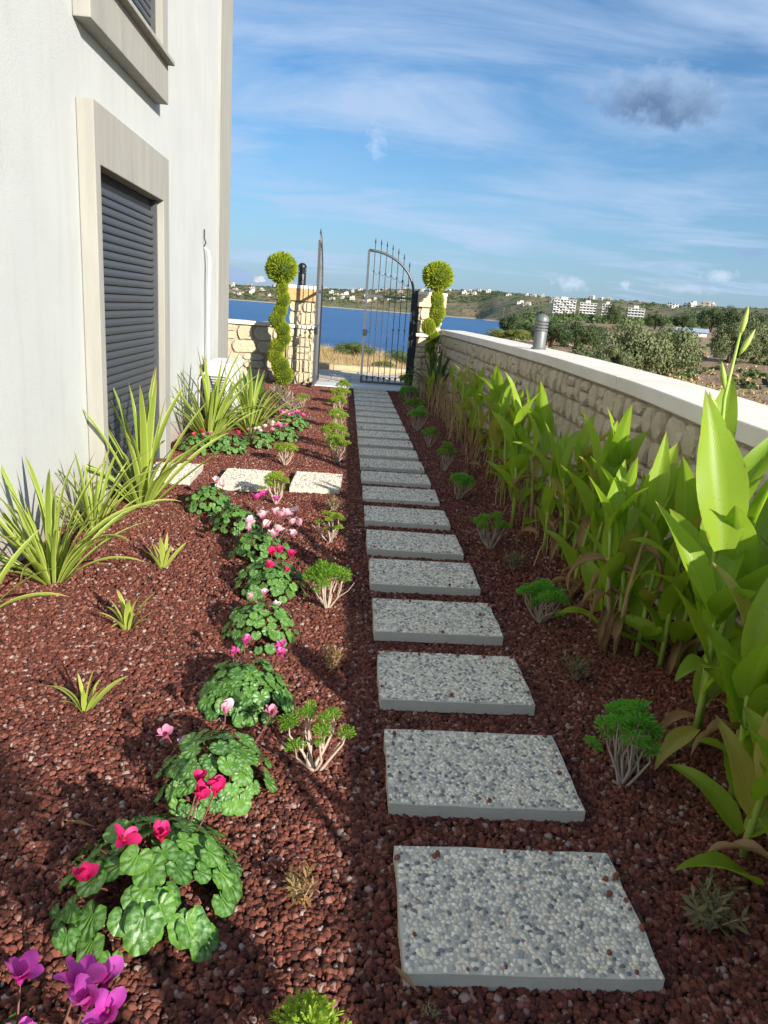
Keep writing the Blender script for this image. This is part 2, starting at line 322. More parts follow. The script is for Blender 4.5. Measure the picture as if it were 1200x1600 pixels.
# ---------------------------------------------------------------- terrain, sea
RR = np.array([0, 8, 13, 16.5, 26, 30, 36, 46, 60, 66, 90, 115, 125, 150, 165, 250, 400, 500, 560, 800, 900, 1000, 1050, 1100, 1200, 1250, 1300, 1350, 1400, 1450, 1500, 1560, 1700, 2000, 2600, 3600, 5000.])
ROWS = {
 -180: [(0, -.6), (5000, -.6)], -75: [(0, -.6), (5000, -.6)],
 -55: [(0, -.6), (13, -.6), (16.5, -.12), (30, -.2), (36, -7), (1440, -7), (1500, -3.7), (1560, 4), (1700, 20), (2000, 22), (5000, 0)],
 -9: [(0, -.6), (13, -.6), (16.5, -.12), (30, -.2), (36, -7), (1440, -7), (1500, -3.7), (1560, 5), (1700, 24), (2000, 26), (5000, 0)],
 0: [(0, -.6), (13, -.6), (16.5, -.12), (30, -.25), (36, -7), (1400, -7), (1450, -3.7), (1560, 14), (1700, 36), (2000, 38), (5000, 0)],
 6: [(0, -.6), (13, -.6), (16.5, -.2), (60, -1), (66, -7), (1300, -7), (1350, -3.7), (1500, 18), (1700, 48), (2000, 50), (5000, 0)],
 10: [(0, -.6), (13, -.8), (110, -1.2), (125, -7), (1200, -7), (1250, -3.7), (1350, 8), (1500, 26), (1700, 54), (2000, 56), (5000, 0)],
 11.3: [(0, -.6), (8, -1), (150, -1.2), (165, -7), (1000, -7), (1050, -3.6), (1200, 9), (1350, 26), (1700, 56), (2000, 57), (5000, 0)],
 12.3: [(0, -.6), (8, -1), (250, -1.4), (400, -4.6), (800, -4.8), (900, -3), (1100, 9), (1300, 28), (1700, 56), (2000, 57), (5000, 0)],
 13.6: [(0, -.6), (8, -1), (250, -.8), (500, -.2), (800, 3), (900, 6), (1100, 17), (1300, 37), (1700, 55), (2000, 55), (5000, 0)],
 17: [(0, -.6), (8, -1), (90, -1), (250, .3), (500, 4), (800, 8.5), (900, 10.5), (1100, 27), (1300, 42), (1700, 44), (5000, 0)],
 22: [(0, -.6), (8, -1), (60, -1), (250, 1), (500, 5), (800, 9), (900, 11), (1100, 32), (1300, 42), (1700, 42), (5000, 0)],
 26: [(0, -.6), (8, -1), (46, -1), (115, .3), (250, 2.2), (500, 7), (800, 18), (1000, 33), (1300, 36), (5000, 0)],
 31: [(0, -.6), (8, -1), (46, -1), (115, .3), (250, 2.5), (500, 8), (800, 20), (1000, 35), (1300, 36), (5000, 0)],
 60: [(0, -.6), (8, -1), (46, -1), (250, 2.5), (1000, 30), (5000, 0)],
 80: [(0, -.6), (5000, -.6)], 180: [(0, -.6), (5000, -.6)]}
BB = np.array(sorted(ROWS)); ZT = np.array([np.interp(RR, *zip(*ROWS[b])) for b in BB])
def terr(b, r):
    b = np.asarray(b, float); r = np.asarray(r, float)
    i = np.clip(np.searchsorted(BB, b) - 1, 0, len(BB)-2); fb = (b - BB[i])/(BB[i+1] - BB[i])
    j = np.clip(np.searchsorted(RR, r) - 1, 0, len(RR)-2); fr = np.clip((r - RR[j])/(RR[j+1] - RR[j]), 0, 1)
    z = (ZT[i, j]*(1-fr) + ZT[i, j+1]*fr)*(1-fb) + (ZT[i+1, j]*(1-fr) + ZT[i+1, j+1]*fr)*fb
    x, y = r*np.sin(np.radians(b)), r*np.cos(np.radians(b))
    k = np.clip((r-20)/60, 0, 1)*np.clip((z+3.5)/3, 0, 1)
    wv = np.sin(x/11.3+1.1)*np.cos(y/13.7) + .5*np.sin(x/5.1+y/7.3)
    far = np.clip((r-300)/500, 0, 1)
    wf = np.sin(x/61+2)*np.cos(y/83) + .6*np.sin(x/29-y/37)
    return z + k*wv*.18*(1-far*.5) + k*far*wf*1.3
def pol(b, r): return Vector((r*math.sin(R(b)), r*math.cos(R(b)), float(terr(b, r))))
fine = np.arange(-14, 33.01, .25)
bear = np.concatenate([np.arange(-180, -14, 4), fine, np.arange(34, 180.1, 4)])
rad = np.unique(np.concatenate([RR, np.geomspace(14, 2600, 120)])); rad = rad[rad > 1]
gb, gr = np.meshgrid(bear, rad, indexing='ij'); gz = terr(gb, gr)
V = np.stack([gr*np.sin(np.radians(gb)), gr*np.cos(np.radians(gb)), gz], -1).reshape(-1, 3)
nb, nr = gb.shape; ii, jj = np.meshgrid(np.arange(nb-1), np.arange(nr-1), indexing='ij'); a0 = (ii*nr + jj).ravel()
Fq = np.stack([a0, a0+1, a0+nr+1, a0+nr], -1)
V = np.vstack([V, [[0, 0, -.6]]]); c0 = len(V)-1
tri = [(i*nr, (i+1)*nr, c0) for i in range(nb-1)]
def terf(t, b):
    p = worldpos(t); s = t.n('ShaderNodeSeparateXYZ', None, Vector=p)
    flat = t.n('ShaderNodeMapping', None, Vector=p, Scale=(1, 1, 1)).outputs[0]
    n1 = t.noise(flat, .035, 6, .6); n2 = t.noise(flat, .35, 6, .65); n3 = t.noise(flat, 3., 5, .7); n4 = t.noise(flat, .011, 4)
    d = t.n('ShaderNodeVectorMath', dict(operation='LENGTH'), _0=p).outputs['Value']
    far = t.ramp(t.math('DIVIDE', d, 1000.), (.12, 0.), (.6, 1.))
    dirt = t.mix(t.ramp(n2, (.35, 0.), (.65, 1.)), (.27, .14, .08), (.34, .21, .12))
    dirt = t.mix(t.ramp(n1, (.45, 0.), (.6, 1.)), dirt, (.36, .26, .14))
    near = t.mix(t.ramp(n3, (.5, 0.), (.62, .75)), dirt, (.11, .10, .05))
    fr = t.mix(t.ramp(n4, (.42, 0.), (.6, 1.)), (.125, .125, .055), (.24, .17, .09))
    fr = t.mix(t.ramp(n1, (.48, 0.), (.58, .8)), fr, (.07, .085, .032))
    fr = t.mix(t.ramp(n2, (.6, 0.), (.7, .5)), fr, (.30, .24, .15))
    c = t.mix(far, near, fr)
    beach = t.ramp(t.math('MULTIPLY_ADD', s.outputs[2], .1, t.math('MULTIPLY_ADD', n2, .12, .5)), (.22, 1.), (.33, 0.))
    c = t.mix(t.math('MULTIPLY', beach, far), c, (.52, .42, .29))
    bump(t, b, t.math('ADD', n3, t.math('MULTIPLY', n2, 2.)), .6, .15)
    return c
GRND = mat('scrub_ground', terf, .95)
struct(obj('ground', raw('ground', V, [tuple(q) for q in Fq] + tri, True), GRND))
def seaf(t, b):
    p = worldpos(t); n = t.noise(t.n('ShaderNodeMapping', None, Vector=p, Scale=(.5, 1.3, 1)).outputs[0], .9, 6, .65)
    n2 = t.noise(t.n('ShaderNodeMapping', None, Vector=p, Scale=(.25, 1.6, 1)).outputs[0], .03, 4, .5)
    bump(t, b, n, .8, .6)
    n3 = t.noise(t.n('ShaderNodeMapping', None, Vector=p, Scale=(.02, .35, 1)).outputs[0], .5, 5, .6)
    return t.mix(t.ramp(t.math('MULTIPLY_ADD', n3, .6, t.math('MULTIPLY', n2, .4)), (.38, 0.), (.62, 1.)), (.008, .062, .19), (.022, .125, .32))
SEA = mat('sea_water', seaf, .32, Specular_IOR_Level=.25)
m = MB(); m.add([(-4000, 20, -4), (1500, 20, -4), (1500, 4200, -4), (-4000, 4200, -4)], [(0, 1, 2, 3)])
struct(m.build('sea', SEA))

# ---------------------------------------------------------------- garden ground, gravel
def bedz(x, y): return .012*np.sin(x*2.3+.7)*np.cos(y*1.1) + .03*np.clip((-x-.5)/1.0, 0, 1)*(.6+.4*np.sin(y*1.7)) - .012 + .02*np.clip((x-1.15)/.4, 0, 1)
def sheet(x0, x1, y0, y1, step, dz=0.):
    xs = np.linspace(x0, x1, int((x1-x0)/step)+1); ys = np.linspace(y0, y1, int((y1-y0)/step)+1)
    gx, gy = np.meshgrid(xs, ys, indexing='ij'); k = len(ys); z = bedz(gx, gy) + dz
    a, b2 = np.meshgrid(np.arange(len(xs)-1), np.arange(k-1), indexing='ij'); a = (a*k+b2).ravel()
    return np.stack([gx, gy, z], -1).reshape(-1, 3), np.stack([a, a+k, a+k+1, a+1], -1)
v, f = sheet(-1.75, 2.0, -4, 13.48, .12, -.010)
struct(obj('gravel_bed', raw('gravel_bed', v, f, True), LAVAB))
m = MB(); m.box((-6, -5, -.9), (2.1, 13.6, -.08)); struct(m.build('garden_ground', LAVAB))
def gravel_group(name, dens, rmin, rmax, sub):
    g = bpy.data.node_groups.new(name, 'GeometryNodeTree'); t = NT(g)
    g.interface.new_socket('Geometry', in_out='INPUT', socket_type='NodeSocketGeometry'); g.interface.new_socket('Geometry', in_out='OUTPUT', socket_type='NodeSocketGeometry')
    gi = g.nodes.new('NodeGroupInput'); go = g.nodes.new('NodeGroupOutput')
    ds = t.n('GeometryNodeDistributePointsOnFaces', dict(distribute_method='RANDOM'), Mesh=gi.outputs[0], Density=dens, Seed=3)
    pieces = t.n('GeometryNodeJoinGeometry')
    for k in range(4):
        ico = t.n('GeometryNodeMeshIcoSphere', None, Radius=1., Subdivisions=sub)
        pos = t.n('GeometryNodeInputPosition')
        nz = g.nodes.new('ShaderNodeTexNoise'); nz.inputs['Scale'].default_value = 1.1; nz.inputs['Detail'].default_value = 2
        t.put(nz.inputs['Vector'], t.n('ShaderNodeVectorMath', dict(operation='ADD'), _0=pos.outputs[0], _1=(k*7.1, k*3.3, 0)).outputs[0])
        off = t.n('ShaderNodeVectorMath', dict(operation='SCALE'), _0=pos.outputs[0], Scale=t.math('MULTIPLY_ADD', nz.outputs[0], 1.7, -.95))
        spn = t.n('GeometryNodeSetPosition', None, Geometry=ico.outputs[0], Offset=off.outputs[0])
        sm = t.n('GeometryNodeSetShadeSmooth', None, Geometry=spn.outputs[0])
        mt = t.n('GeometryNodeSetMaterial', None, Geometry=sm.outputs[0], Material=LAVA)
        gti = t.n('GeometryNodeGeometryToInstance'); t.put(gti.inputs[0], mt.outputs[0]); t.t.links.new(gti.outputs[0], pieces.inputs[0])
    rv = t.n('FunctionNodeRandomValue', dict(data_type='FLOAT_VECTOR'), _0=(0., 0., 0.), _1=(6.28, 6.28, 6.28))
    s1 = t.n('FunctionNodeRandomValue', dict(data_type='FLOAT'), Seed=5); s1.inputs[2].default_value = 0; s1.inputs[3].default_value = 1
    s2 = t.math('MULTIPLY_ADD', t.math('POWER', s1.outputs[1], 1.7), rmax-rmin, rmin)
    scl = t.n('ShaderNodeCombineXYZ', None, X=t.math('MULTIPLY', s2, 1.15), Y=s2, Z=t.math('MULTIPLY', s2, .78))
    iop = t.n('GeometryNodeInstanceOnPoints', None, Points=ds.outputs[0], Instance=pieces.outputs[0], Rotation=rv.outputs[0], Scale=scl.outputs[0])
    iop.inputs['Pick Instance'].default_value = True
    t.put(go.inputs[0], iop.outputs[0]); return g
for (y0, y1, dn, a, b_, sub) in ((.45, 3.4, 11500., .0052, .0142, 2), (3.4, 13.46, 6200., .0068, .0140, 1)):
    v, f = sheet(-1.68, 1.86, y0, y1, .1)
    o = struct(obj('lava_gravel', raw('lava_gravel', v, f), LAVA), 'stuff')
    md = o.modifiers.new('scatter', 'NODES'); md.node_group = gravel_group('gravel', dn, a, b_, sub)

# ---------------------------------------------------------------- paving slabs
def pebble_mesh(W, Dp, seed):
    rg = np.random.default_rng(seed); vs = []; fs = []; cs = []
    step = .0128; nx, ny = int(W/step), int(Dp/(step*.87)); n = 7
    pal = np.array([(0.819, 0.726, 0.580), (0.882, 0.796, 0.644), (0.756, 0.677, 0.543), (0.609, 0.557, 0.460), (0.347, 0.328, 0.294), (0.179, 0.171, 0.166), (0.798, 0.657, 0.469), (0.714, 0.637, 0.506), (0.420, 0.403, 0.377), (0.735, 0.537, 0.396)])
    pw = np.array([.15, .13, .13, .13, .13, .09, .08, .08, .07, .012])
    ang = np.arange(n)*2*math.pi/n
    for j in range(ny):
        for i in range(nx):
            x = (i + .5 + .5*(j % 2) - .25)*W/nx + rg.normal(0, .0022); y = (j+.5)*Dp/ny + rg.normal(0, .0022)
            if rg.random() < .025: continue
            a = rg.uniform(.0050, .0098); b_ = a*rg.uniform(.6, .95); th = rg.uniform(0, 6.28); h = rg.uniform(.0014, .0042)
            if not (a*.75 < x < W-a*.75 and a*.75 < y < Dp-a*.75): continue
            rr = 1 + rg.normal(0, .09, n); ex = a*rr*np.cos(ang); ey = b_*rr*np.sin(ang)
            px = ex*math.cos(th)-ey*math.sin(th); py = ex*math.sin(th)+ey*math.cos(th); k = len(vs)
            vs += [(x+px[q]-W/2, y+py[q]-Dp/2, -.0006) for q in range(n)] + [(x+.62*px[q]-W/2, y+.62*py[q]-Dp/2, h*.8) for q in range(n)] + [(x-W/2, y-Dp/2, h)]
            fs += [(k+q, k+(q+1) % n, k+n+(q+1) % n, k+n+q) for q in range(n)] + [(k+n+q, k+n+(q+1) % n, k+2*n) for q in range(n)]
            c = np.clip(pal[rg.choice(10, p=pw/pw.sum())]*rg.uniform(.85, 1.12), 0, 1); cs += [(*c, 1)]*(2*n+1)
    me = raw('pebble_surface', vs, fs, True); at = me.color_attributes.new('col', 'FLOAT_COLOR', 'POINT'); at.data.foreach_set('color', np.array(cs).ravel()); return me
PEBM = [pebble_mesh(.6, .4, s) for s in (1, 2, 3, 4)]
def slab_mesh(W, Dp, seed):
    rg = random.Random(seed); m = MB(); pts = []
    for (x0, y0, x1, y1) in ((-W/2, -Dp/2, W/2, -Dp/2), (W/2, -Dp/2, W/2, Dp/2), (W/2, Dp/2, -W/2, Dp/2), (-W/2, Dp/2, -W/2, -Dp/2)):
        for k in range(6):
            pts.append((x0+(x1-x0)*k/6 + rg.gauss(0, .0022), y0+(y1-y0)*k/6 + rg.gauss(0, .0022)))
    m.prism(pts, -.045, 0, axis=2); return m
SLABM = []
for s in range(3):
    me = slab_mesh(.6, .4, s).mesh('paving_slab'); me.materials.append(CONC); SLABM.append(me)
def slab(x, y, rz, label, group, k, z=.030):
    o = obj('paving_slab', SLABM[k % 3], CONC, loc=(x, y, z), rot=(R(U(-.6, .6)), R(U(-.5, .5)), rz)); tag(o, label, 'paving slab', group)
    p = struct(obj('pebble_surface', PEBM[k % 4], PEB, o, loc=(0, 0, .0008), rot=(0, 0, math.pi*(k % 2))), 'stuff')
    return o
ORD = 'nearest second third fourth fifth sixth seventh eighth ninth tenth eleventh twelfth thirteenth fourteenth fifteenth sixteenth seventeenth eighteenth nineteenth twentieth'.split()
SY = [1.2568, 1.8291, 2.4291, 3.021, 3.6158, 4.1819, 4.7834, 5.4, 5.9812, 6.5387, 7.0985, 7.6669, 8.1875, 8.7152, 9.2702, 9.8238, 10.3738, 10.9237, 11.4631, 11.9937, 12.53, 13.06]
for i, y in enumerate(SY):
    if i == 0: lab = 'large pebbled grey paving slab nearest the camera, at the bottom of the path'
    elif i < 12: lab = 'pebbled grey paving slab, %s in the long path counted from the camera' % ORD[i]
    elif i == 21: lab = 'pebbled grey paving slab touching the white threshold of the gate'
    else: lab = 'pebbled grey paving slab, %s in the long path counted back from the gate' % ORD[21-i]
    slab(.2134+.3, y+.2, -.0117 + U(-.006, .006), lab, 'pebbled slabs of the long path', i)
for k, (x, y, lab) in enumerate([(-.16, 5.90, 'pebbled slab left of the path, nearest to it in the side branch'),
        (-.745, 5.86, 'pebbled slab in the middle of the three slab side branch'), (-1.36, 5.94, 'pebbled slab of the side branch lying closest to the shuttered door')]):
    slab(x, y, R(90) + R(-2+k), lab, 'slabs of the side branch', k+1)

# ---------------------------------------------------------------- house
house = thing('house', 'white plastered two storey house with beige window surrounds beside the garden', 'house', (-1.66, 7, 0))
H = lambda x, y, z: (x+1.66, y-7, z)
m = MB(); m.box(H(-7, -2.5, -.4), H(-1.66, 10.55, 7.2)); m.build('wall', WHITE, house)
m = MB(); m.box(H(-1.9, 9.72, -.35), H(-1.635, 10.58, 7.25)); m.build('corner_pilaster', TRIM, house, bevel=.008)
Y0, Y1 = 4.84, 6.73
m = MB(); m.prism([(p-7, q) for p, q in ((Y0, -.06), (Y0+.10, -.06), (Y0+.10, 2.17), (Y1-.19, 2.17), (Y1-.19, -.06), (Y1, -.06), (Y1, 2.515), (Y0, 2.515))], .002, .105)
m.build('window_surround', TRIM, house, bevel=.006)
m = MB(); m.prism([(p-7, q) for p, q in ((Y0, 2.93), (Y1, 2.93), (Y1, 5.2), (Y0, 5.2), (Y0, 4.85), (Y1-.18, 4.85), (Y1-.18, 3.24), (Y0+.12, 3.24), (Y0+.12, 4.85), (Y0, 4.85+1e-3))], .002, .105)
m.build('window_surround', TRIM, house, bevel=.006)
m = MB(); m.box((.02, Y0+.03-7, 3.212), (.165, Y1-.02-7, 3.245)); m.build('window_sill', TRIM, house, bevel=.006)
def slat_mesh(L, pitch):
    pr = [(0, 0), (.012, .004), (.017, .25*pitch), (.018, .5*pitch), (.015, .78*pitch), (.006, pitch*.93), (0, pitch*.93)]
    m = MB(); k = len(pr)
    m.add([(x, 0, z) for x, z in pr] + [(x, L, z) for x, z in pr], [tuple(range(k)), tuple(range(2*k-1, k-1, -1))] + [(i, k+i, k+(i+1) % k, (i+1) % k) for i in range(k)])
    me = m.mesh('slat'); me.materials.append(SHUT); return me
def shutter(ya, yb, za, zb):
    m = MB(); m.box((.003, ya-7, za), (.012, yb-7, zb)); s = m.build('shutter', DARK, house)
    pitch = .056; me = slat_mesh(yb-ya-.03, pitch)
    for k in range(int((zb-.05-za)/pitch)): obj('slat', me, SHUT, s, loc=(.014, ya-7+.005, za+.004+k*pitch))
    m = MB(); m.box((.003, yb-7-.045, za), (.052, yb-7-.002, zb)); m.build('guide_rail', IRON, house)
shutter(Y0+.102, Y1-.192, -.05, 2.168); shutter(Y0+.122, Y1-.182, 3.247, 4.83)
# pipe, cable, air conditioner
pp = thing('pipe', 'white insulated pipe running up the white wall above the air conditioner', 'pipe', (-1.62, 8.88, .6))
m = MB(); m.tube([(.012, 0, -.1), (.012, 0, .6), (.02, -.02, 1.05), (.03, -.03, 1.22), (.015, -.045, 1.33), (-.03, -.05, 1.37)], [.017, .017, .018, .02, .018, .015], 10); m.build('tube', PIPEM, pp, smooth=True)
m = MB(); m.tube([(-.035, -.05, 1.37), (-.01, -.06, 1.42), (-.025, -.075, 1.47), (-.02, -.09, 1.56)], .007, 5); m.build('cable', IRONDK, pp)
ac = thing('air_conditioner', 'white outdoor air conditioner unit at the foot of the house corner', 'air conditioner', (-1.42, 8.55, .06))
m = MB(); m.box((-.16, 0, .04), (.16, .82, .62)); m.build('casing', PLAST, ac, bevel=.014)
m = MB(); m.box((-.175, -.012, .62), (.175, .83, .645)); m.build('top_panel', PLAST, ac, bevel=.006)
for k in range(13):
    m = MB(); m.box((-.125, -.012, .12+k*.03), (.07, -.002, .138+k*.03)); m.build('louvre', GRILL, ac)
m = MB(); m.box((.075, -.016, .05), (.155, -.002, .60)); m.build('end_panel', PLAST, ac, bevel=.005)
m = MB(); m.lathe([(.22, 0), (.22, .012), (.205, .014), (.20, .006)], 24); fg = m.build('fan_guard', PLAST, ac, loc=(.162, .5, .33), rot=(0, R(90), 0))
for k in range(6):
    m = MB(); rr_ = .03+k*.028; m.tube([(rr_*math.cos(a), rr_*math.sin(a), .012) for a in np.linspace(0, 6.2832, 20)], .004, 4, False); m.build('guard_ring', GRILL, fg)
for y in (.12, .66):
    m = MB(); m.box((-.17, y, -.06), (.17, y+.05, .04)); m.build('foot', IRON, ac)
m = MB(); m.tube([(-.13, -.02, .5), (-.17, -.07, .42), (-.19, -.06, .2), (-.17, -.04, .0)], .011, 6); m.build('hose', IRONDK, ac, smooth=True)
m = MB(); m.tube([(-.15, -.02, .55), (-.21, -.06, .46), (-.22, -.05, .1)], .009, 6); m.build('hose', PIPEM, ac, smooth=True)

# ---------------------------------------------------------------- stone walls
def unit_stone(seed):
    rg = random.Random(seed); k = 10; out = []
    for i in range(k):
        a = 2*math.pi*(i+.5)/k; c, s = math.cos(a), math.sin(a); q = 1/max(abs(c), abs(s))
        q = q*.97 + .03; out.append((c*q*.5*rg.uniform(.90, 1.0), s*q*.5*rg.uniform(.90, 1.0)))
    m = MB(); v = [(x, .0, z) for x, z in out] + [(x*.98, -.65, z*.98) for x, z in out] + [(x*.88 + rg.gauss(0, .012), -1+rg.gauss(0, .10), z*.88) for x, z in out] + [(rg.gauss(0, .1), -1.0+rg.gauss(0, .12), rg.gauss(0, .1))]
    f = [((i+1) % k, i, k+i, k+(i+1) % k) for i in range(k)] + [(k+(i+1) % k, k+i, 2*k+i, 2*k+(i+1) % k) for i in range(k)] + [(2*k+(i+1) % k, 2*k+i, 3*k) for i in range(k)]
    m.add(v, f); return m
USTONE = {}
for nm, mt in (('a', STONE), ('b', STONEY)):
    USTONE[nm] = []
    for s in range(14):
        me = unit_stone(s).mesh('stone', False); me.materials.append(mt); USTONE[nm].append(me)
def course_layout(L, Hh, rows, wmin, wmax, rg):
    """stones (u, z, w, h) filling a face L long and Hh high in uneven courses"""
    hs = [rg.uniform(.75, 1.25) for _ in range(rows)]; s = sum(hs); z = 0; out = []
    for h in hs:
        h = h*Hh/s; u = -rg.uniform(0, wmin)
        while u < L:
            w = rg.uniform(wmin, wmax); a, b = max(u, 0), min(u+w, L)
            if b-a > .05:
                if rg.random() < .16 and h > .15: out += [((a+b)/2, z+h*.27, b-a, h*.54), ((a+b)/2, z+h*.77, b-a, h*.46)]
                else: out.append(((a+b)/2, z+h/2, b-a, h))
            u += w
        z += h
    return out
# right hand boundary wall: inner face follows a gentle bend, coping sinks a little towards the camera
WP = [(-4, 1.68, 1.035), (.5, 1.70, 1.05), (2, 1.715, 1.07), (3.2, 1.735, 1.097), (4.3, 1.80, 1.128), (6.6, 1.86, 1.15), (10, 1.855, 1.155), (14.0, 1.80, 1.15)]
wy, wx, wz = map(np.array, zip(*WP)); fy = np.linspace(-4, 14.0, 73); fx = np.interp(fy, wy, wx); fz = np.interp(fy, wy, wz)
ker = np.array([1, 2, 3, 2, 1])/9; fx[2:-2] = np.convolve(fx, ker, 'valid'); fz[2:-2] = np.convolve(fz, ker, 'valid')
def wallat(y): return float(np.interp(y, fy, fx)), float(np.interp(y, fy, fz))
rwall = thing('stone_wall', 'long rough limestone garden wall with pale coping, right of the path', 'wall', (1.8, 7, 0))
m = MB(); k = len(fy)
v = [(fx[i]+.045-1.8, fy[i]-7, -1.2) for i in range(k)] + [(fx[i]+.045-1.8, fy[i]-7, fz[i]-.09) for i in range(k)] + [(fx[i]+.40-1.8, fy[i]-7, fz[i]-.09) for i in range(k)] + [(fx[i]+.40-1.8, fy[i]-7, -1.2) for i in range(k)]
m.add(v, [(q*k+i, q*k+i+1, (q+1)*k+i+1, (q+1)*k+i) for q in range(3) for i in range(k-1)] + [(0, k, 2*k, 3*k), (k-1, 4*k-1, 3*k-1, 2*k-1)])
m.build('wall_core', MORTAR, rwall)
ys = -4.
while ys < 13.95:                                          # coping stones
    ye = min(ys + U(1.5, 1.9), 14.0); ye = 14.0 if ye > 13.4 else ye
    yy = np.linspace(ys+.003, ye-.003, 6); m = MB(); vv = []
    for y in yy:
        x, z = wallat(y); vv += [(x-.0-1.8, y-7, z-.088), (x-.004-1.8, y-7, z), (x+.44-1.8, y-7, z+.004), (x+.44-1.8, y-7, z-.088)]
    m.add(vv, [(4*i+q, 4*i+4+q, 4*i+4+(q+1) % 4, 4*i+(q+1) % 4) for i in range(5) for q in range(4)] + [(0, 1, 2, 3), (23, 22, 21, 20)])
    m.build('coping_stone', COPE, rwall, bevel=.007); ys = ye
rg = random.Random(5); lay = course_layout(15.4, 1.0, 6, .13, .25, rg)    # from y=-1.4 to 14
st_near, st_rest = [], MB()
lay = sorted(lay, key=lambda q: (abs((-1.4+q[0])-4.5) if -1.4+q[0] > 1.2 else 50))
for n_, (u, z, w_, h_) in enumerate(lay):
    y = -1.4+u; x, zt = wallat(y); x2, _ = wallat(y+.1); sl = math.atan2(x2-x, .1); zz_ = (z)*(zt-.10)/1.0 + .0
    loc = (x+.05-1.8, y-7, zz_); rot = (0, rg.uniform(-.06, .06), -math.pi/2 - sl); scl = (w_-.010, rg.uniform(.040, .060), (h_-.010)*(zt-.1))
    if n_ < 300: obj('stone', USTONE['a'][n_ % 14], STONE, rwall, loc, rot, scl)
    else:
        M = Matrix.LocRotScale(Vector(loc), Euler(rot), Vector(scl)); me = USTONE['a'][n_ % 14]
        st_rest.add([M @ v_.co for v_ in me.vertices], [tuple(p.vertices) for p in me.polygons])
if st_rest.v: struct(st_rest.build('stones', STONE, rwall), 'stuff')
def facing(par, org, axis_u, face_rot, L, Hh, rows, wmin, wmax, which, mt, rg, z0=0):
    for n_, (u, z, w_, h_) in enumerate(course_layout(L, Hh, rows, wmin, wmax, rg)):
        p = Vector(org) + Vector(axis_u)*u; me = USTONE[which][rg.randrange(14)]
        obj('stone', me, mt, par, (p.x, p.y, z0+z), (0, rg.uniform(-.05, .05), face_rot), (w_-.010, rg.uniform(.03, .045), h_-.009))
# low wall on the left of the gate
lw = thing('low_wall', 'low yellow limestone wall between house corner and left gate pillar', 'wall', (-2.2, 13.8, 0))
m = MB(); m.box((-3.2, -.14, -.5), (1.12, .14, .99)); m.build('wall_core', MORTAR, lw)
m = MB(); m.box((-3.2, -.2, .99), (1.12, .2, 1.06)); m.build('coping_stone', COPE, lw, bevel=.008)
facing(lw, (-.4, -.14, 0), (1, 0, 0), 0, 1.5, .98, 4, .24, .50, 'b', STONEY, random.Random(3))
def pillar(name, label, x0, x1, y0, y1, top, mirror):
    t = thing(name, label, 'pillar', ((x0+x1)/2, (y0+y1)/2, 0)); hx, hy = (x1-x0)/2, (y1-y0)/2
    m = MB(); m.box((-hx+.03, -hy+.03, -.5), (hx-.03, hy-.03, top-.27)); m.build('pillar_core', MORTAR, t)
    m = MB(); m.box((-hx-.04, -hy-.04, top-.27), (hx+.04, hy+.04, top-.06)); m.build('cap_block', STONEO if not mirror else STONE, t, bevel=.01)
    m = MB(); m.box((-hx-.045, -hy-.045, top-.06), (hx+.045, hy+.045, top)); m.build('cap_slab', COPE, t, bevel=.01)
    m = MB(); m.box((-hx-.03, -hy-.03, .995), (hx+.03, hy+.03, 1.055)); m.build('ledge_band', COPE, t, bevel=.006)
    rg = random.Random(11 if mirror else 12); wh, mt = ('a', STONE) if mirror else ('b', STONEY)
    for (z0, h, rows) in ((0, .99, 5), (1.06, top-.27-1.065, 2)):
        facing(t, (-hx, -hy+.03, 0), (1, 0, 0), 0, 2*hx, h, rows, .17, .34, wh, mt, rg, z0)
        if not mirror: facing(t, (hx-.03, -hy, 0), (0, 1, 0), math.pi/2, 2*hy, h, rows, .17, .34, wh, mt, rg, z0)
        else: facing(t, (-hx+.03, hy, 0), (0, -1, 0), -math.pi/2, 2*hy, h, rows, .17, .34, wh, mt, rg, z0)
    return t
pillar('gate_pillar', 'yellow limestone gate pillar with ochre cap, left of the gate', -1.03, -.57, 13.58, 14.06, 1.74, False)
pillar('gate_pillar', 'grey limestone gate pillar behind the right spiral topiary', 1.36, 1.80, 13.85, 14.3, 1.80, True)

# ---------------------------------------------------------------- bollard lamps
def bollard(label, loc, mt, h=.37, r=.072):
    t = thing('bollard_lamp', label, 'lamp', loc); hb = h*.5
    m = MB(); m.lathe([(r*1.22, 0), (r*1.22, .012), (r, .022), (r, hb), (r*.97, hb+.004)], 24); m.build('post', mt, t, smooth=True).modifiers.new('e', 'EDGE_SPLIT').split_angle = R(35)
    m = MB(); m.lathe([(r*.72, hb), (r*.72, h*.82)], 20); m.build('diffuser', OPAL if mt is LAMPGREY else mt, t, smooth=True).modifiers.new('e', 'EDGE_SPLIT').split_angle = R(35)
    for k in range(4):
        z = hb+.012 + k*h*.082
        m = MB(); m.lathe([(r*.75, z), (r*1.08, z-.004), (r*1.10, z+.004), (r*.98, z+.018), (r*.74, z+.018)], 24); m.build('louvre_ring', mt, t, smooth=True).modifiers.new('e', 'EDGE_SPLIT').split_angle = R(35)
    zt = h*.80
    m = MB(); m.lathe([(r*.9, zt-.008), (r*1.10, zt-.006), (r*1.10, zt+.012)] + [(r*1.08*math.cos(a), zt+.012+r*.9*math.sin(a)) for a in np.linspace(.1, 1.45, 8)], 24); m.build('dome_cap', mt, t, smooth=True).modifiers.new('e', 'EDGE_SPLIT').split_angle = R(35)
    for a in (.6, 2.7, 4.8):
        m = MB(); m.lathe([(.007, .012), (.007, .02)], 6, (r*1.12*math.cos(a), r*1.12*math.sin(a), 0)); m.build('bolt', mt, t)
    return t
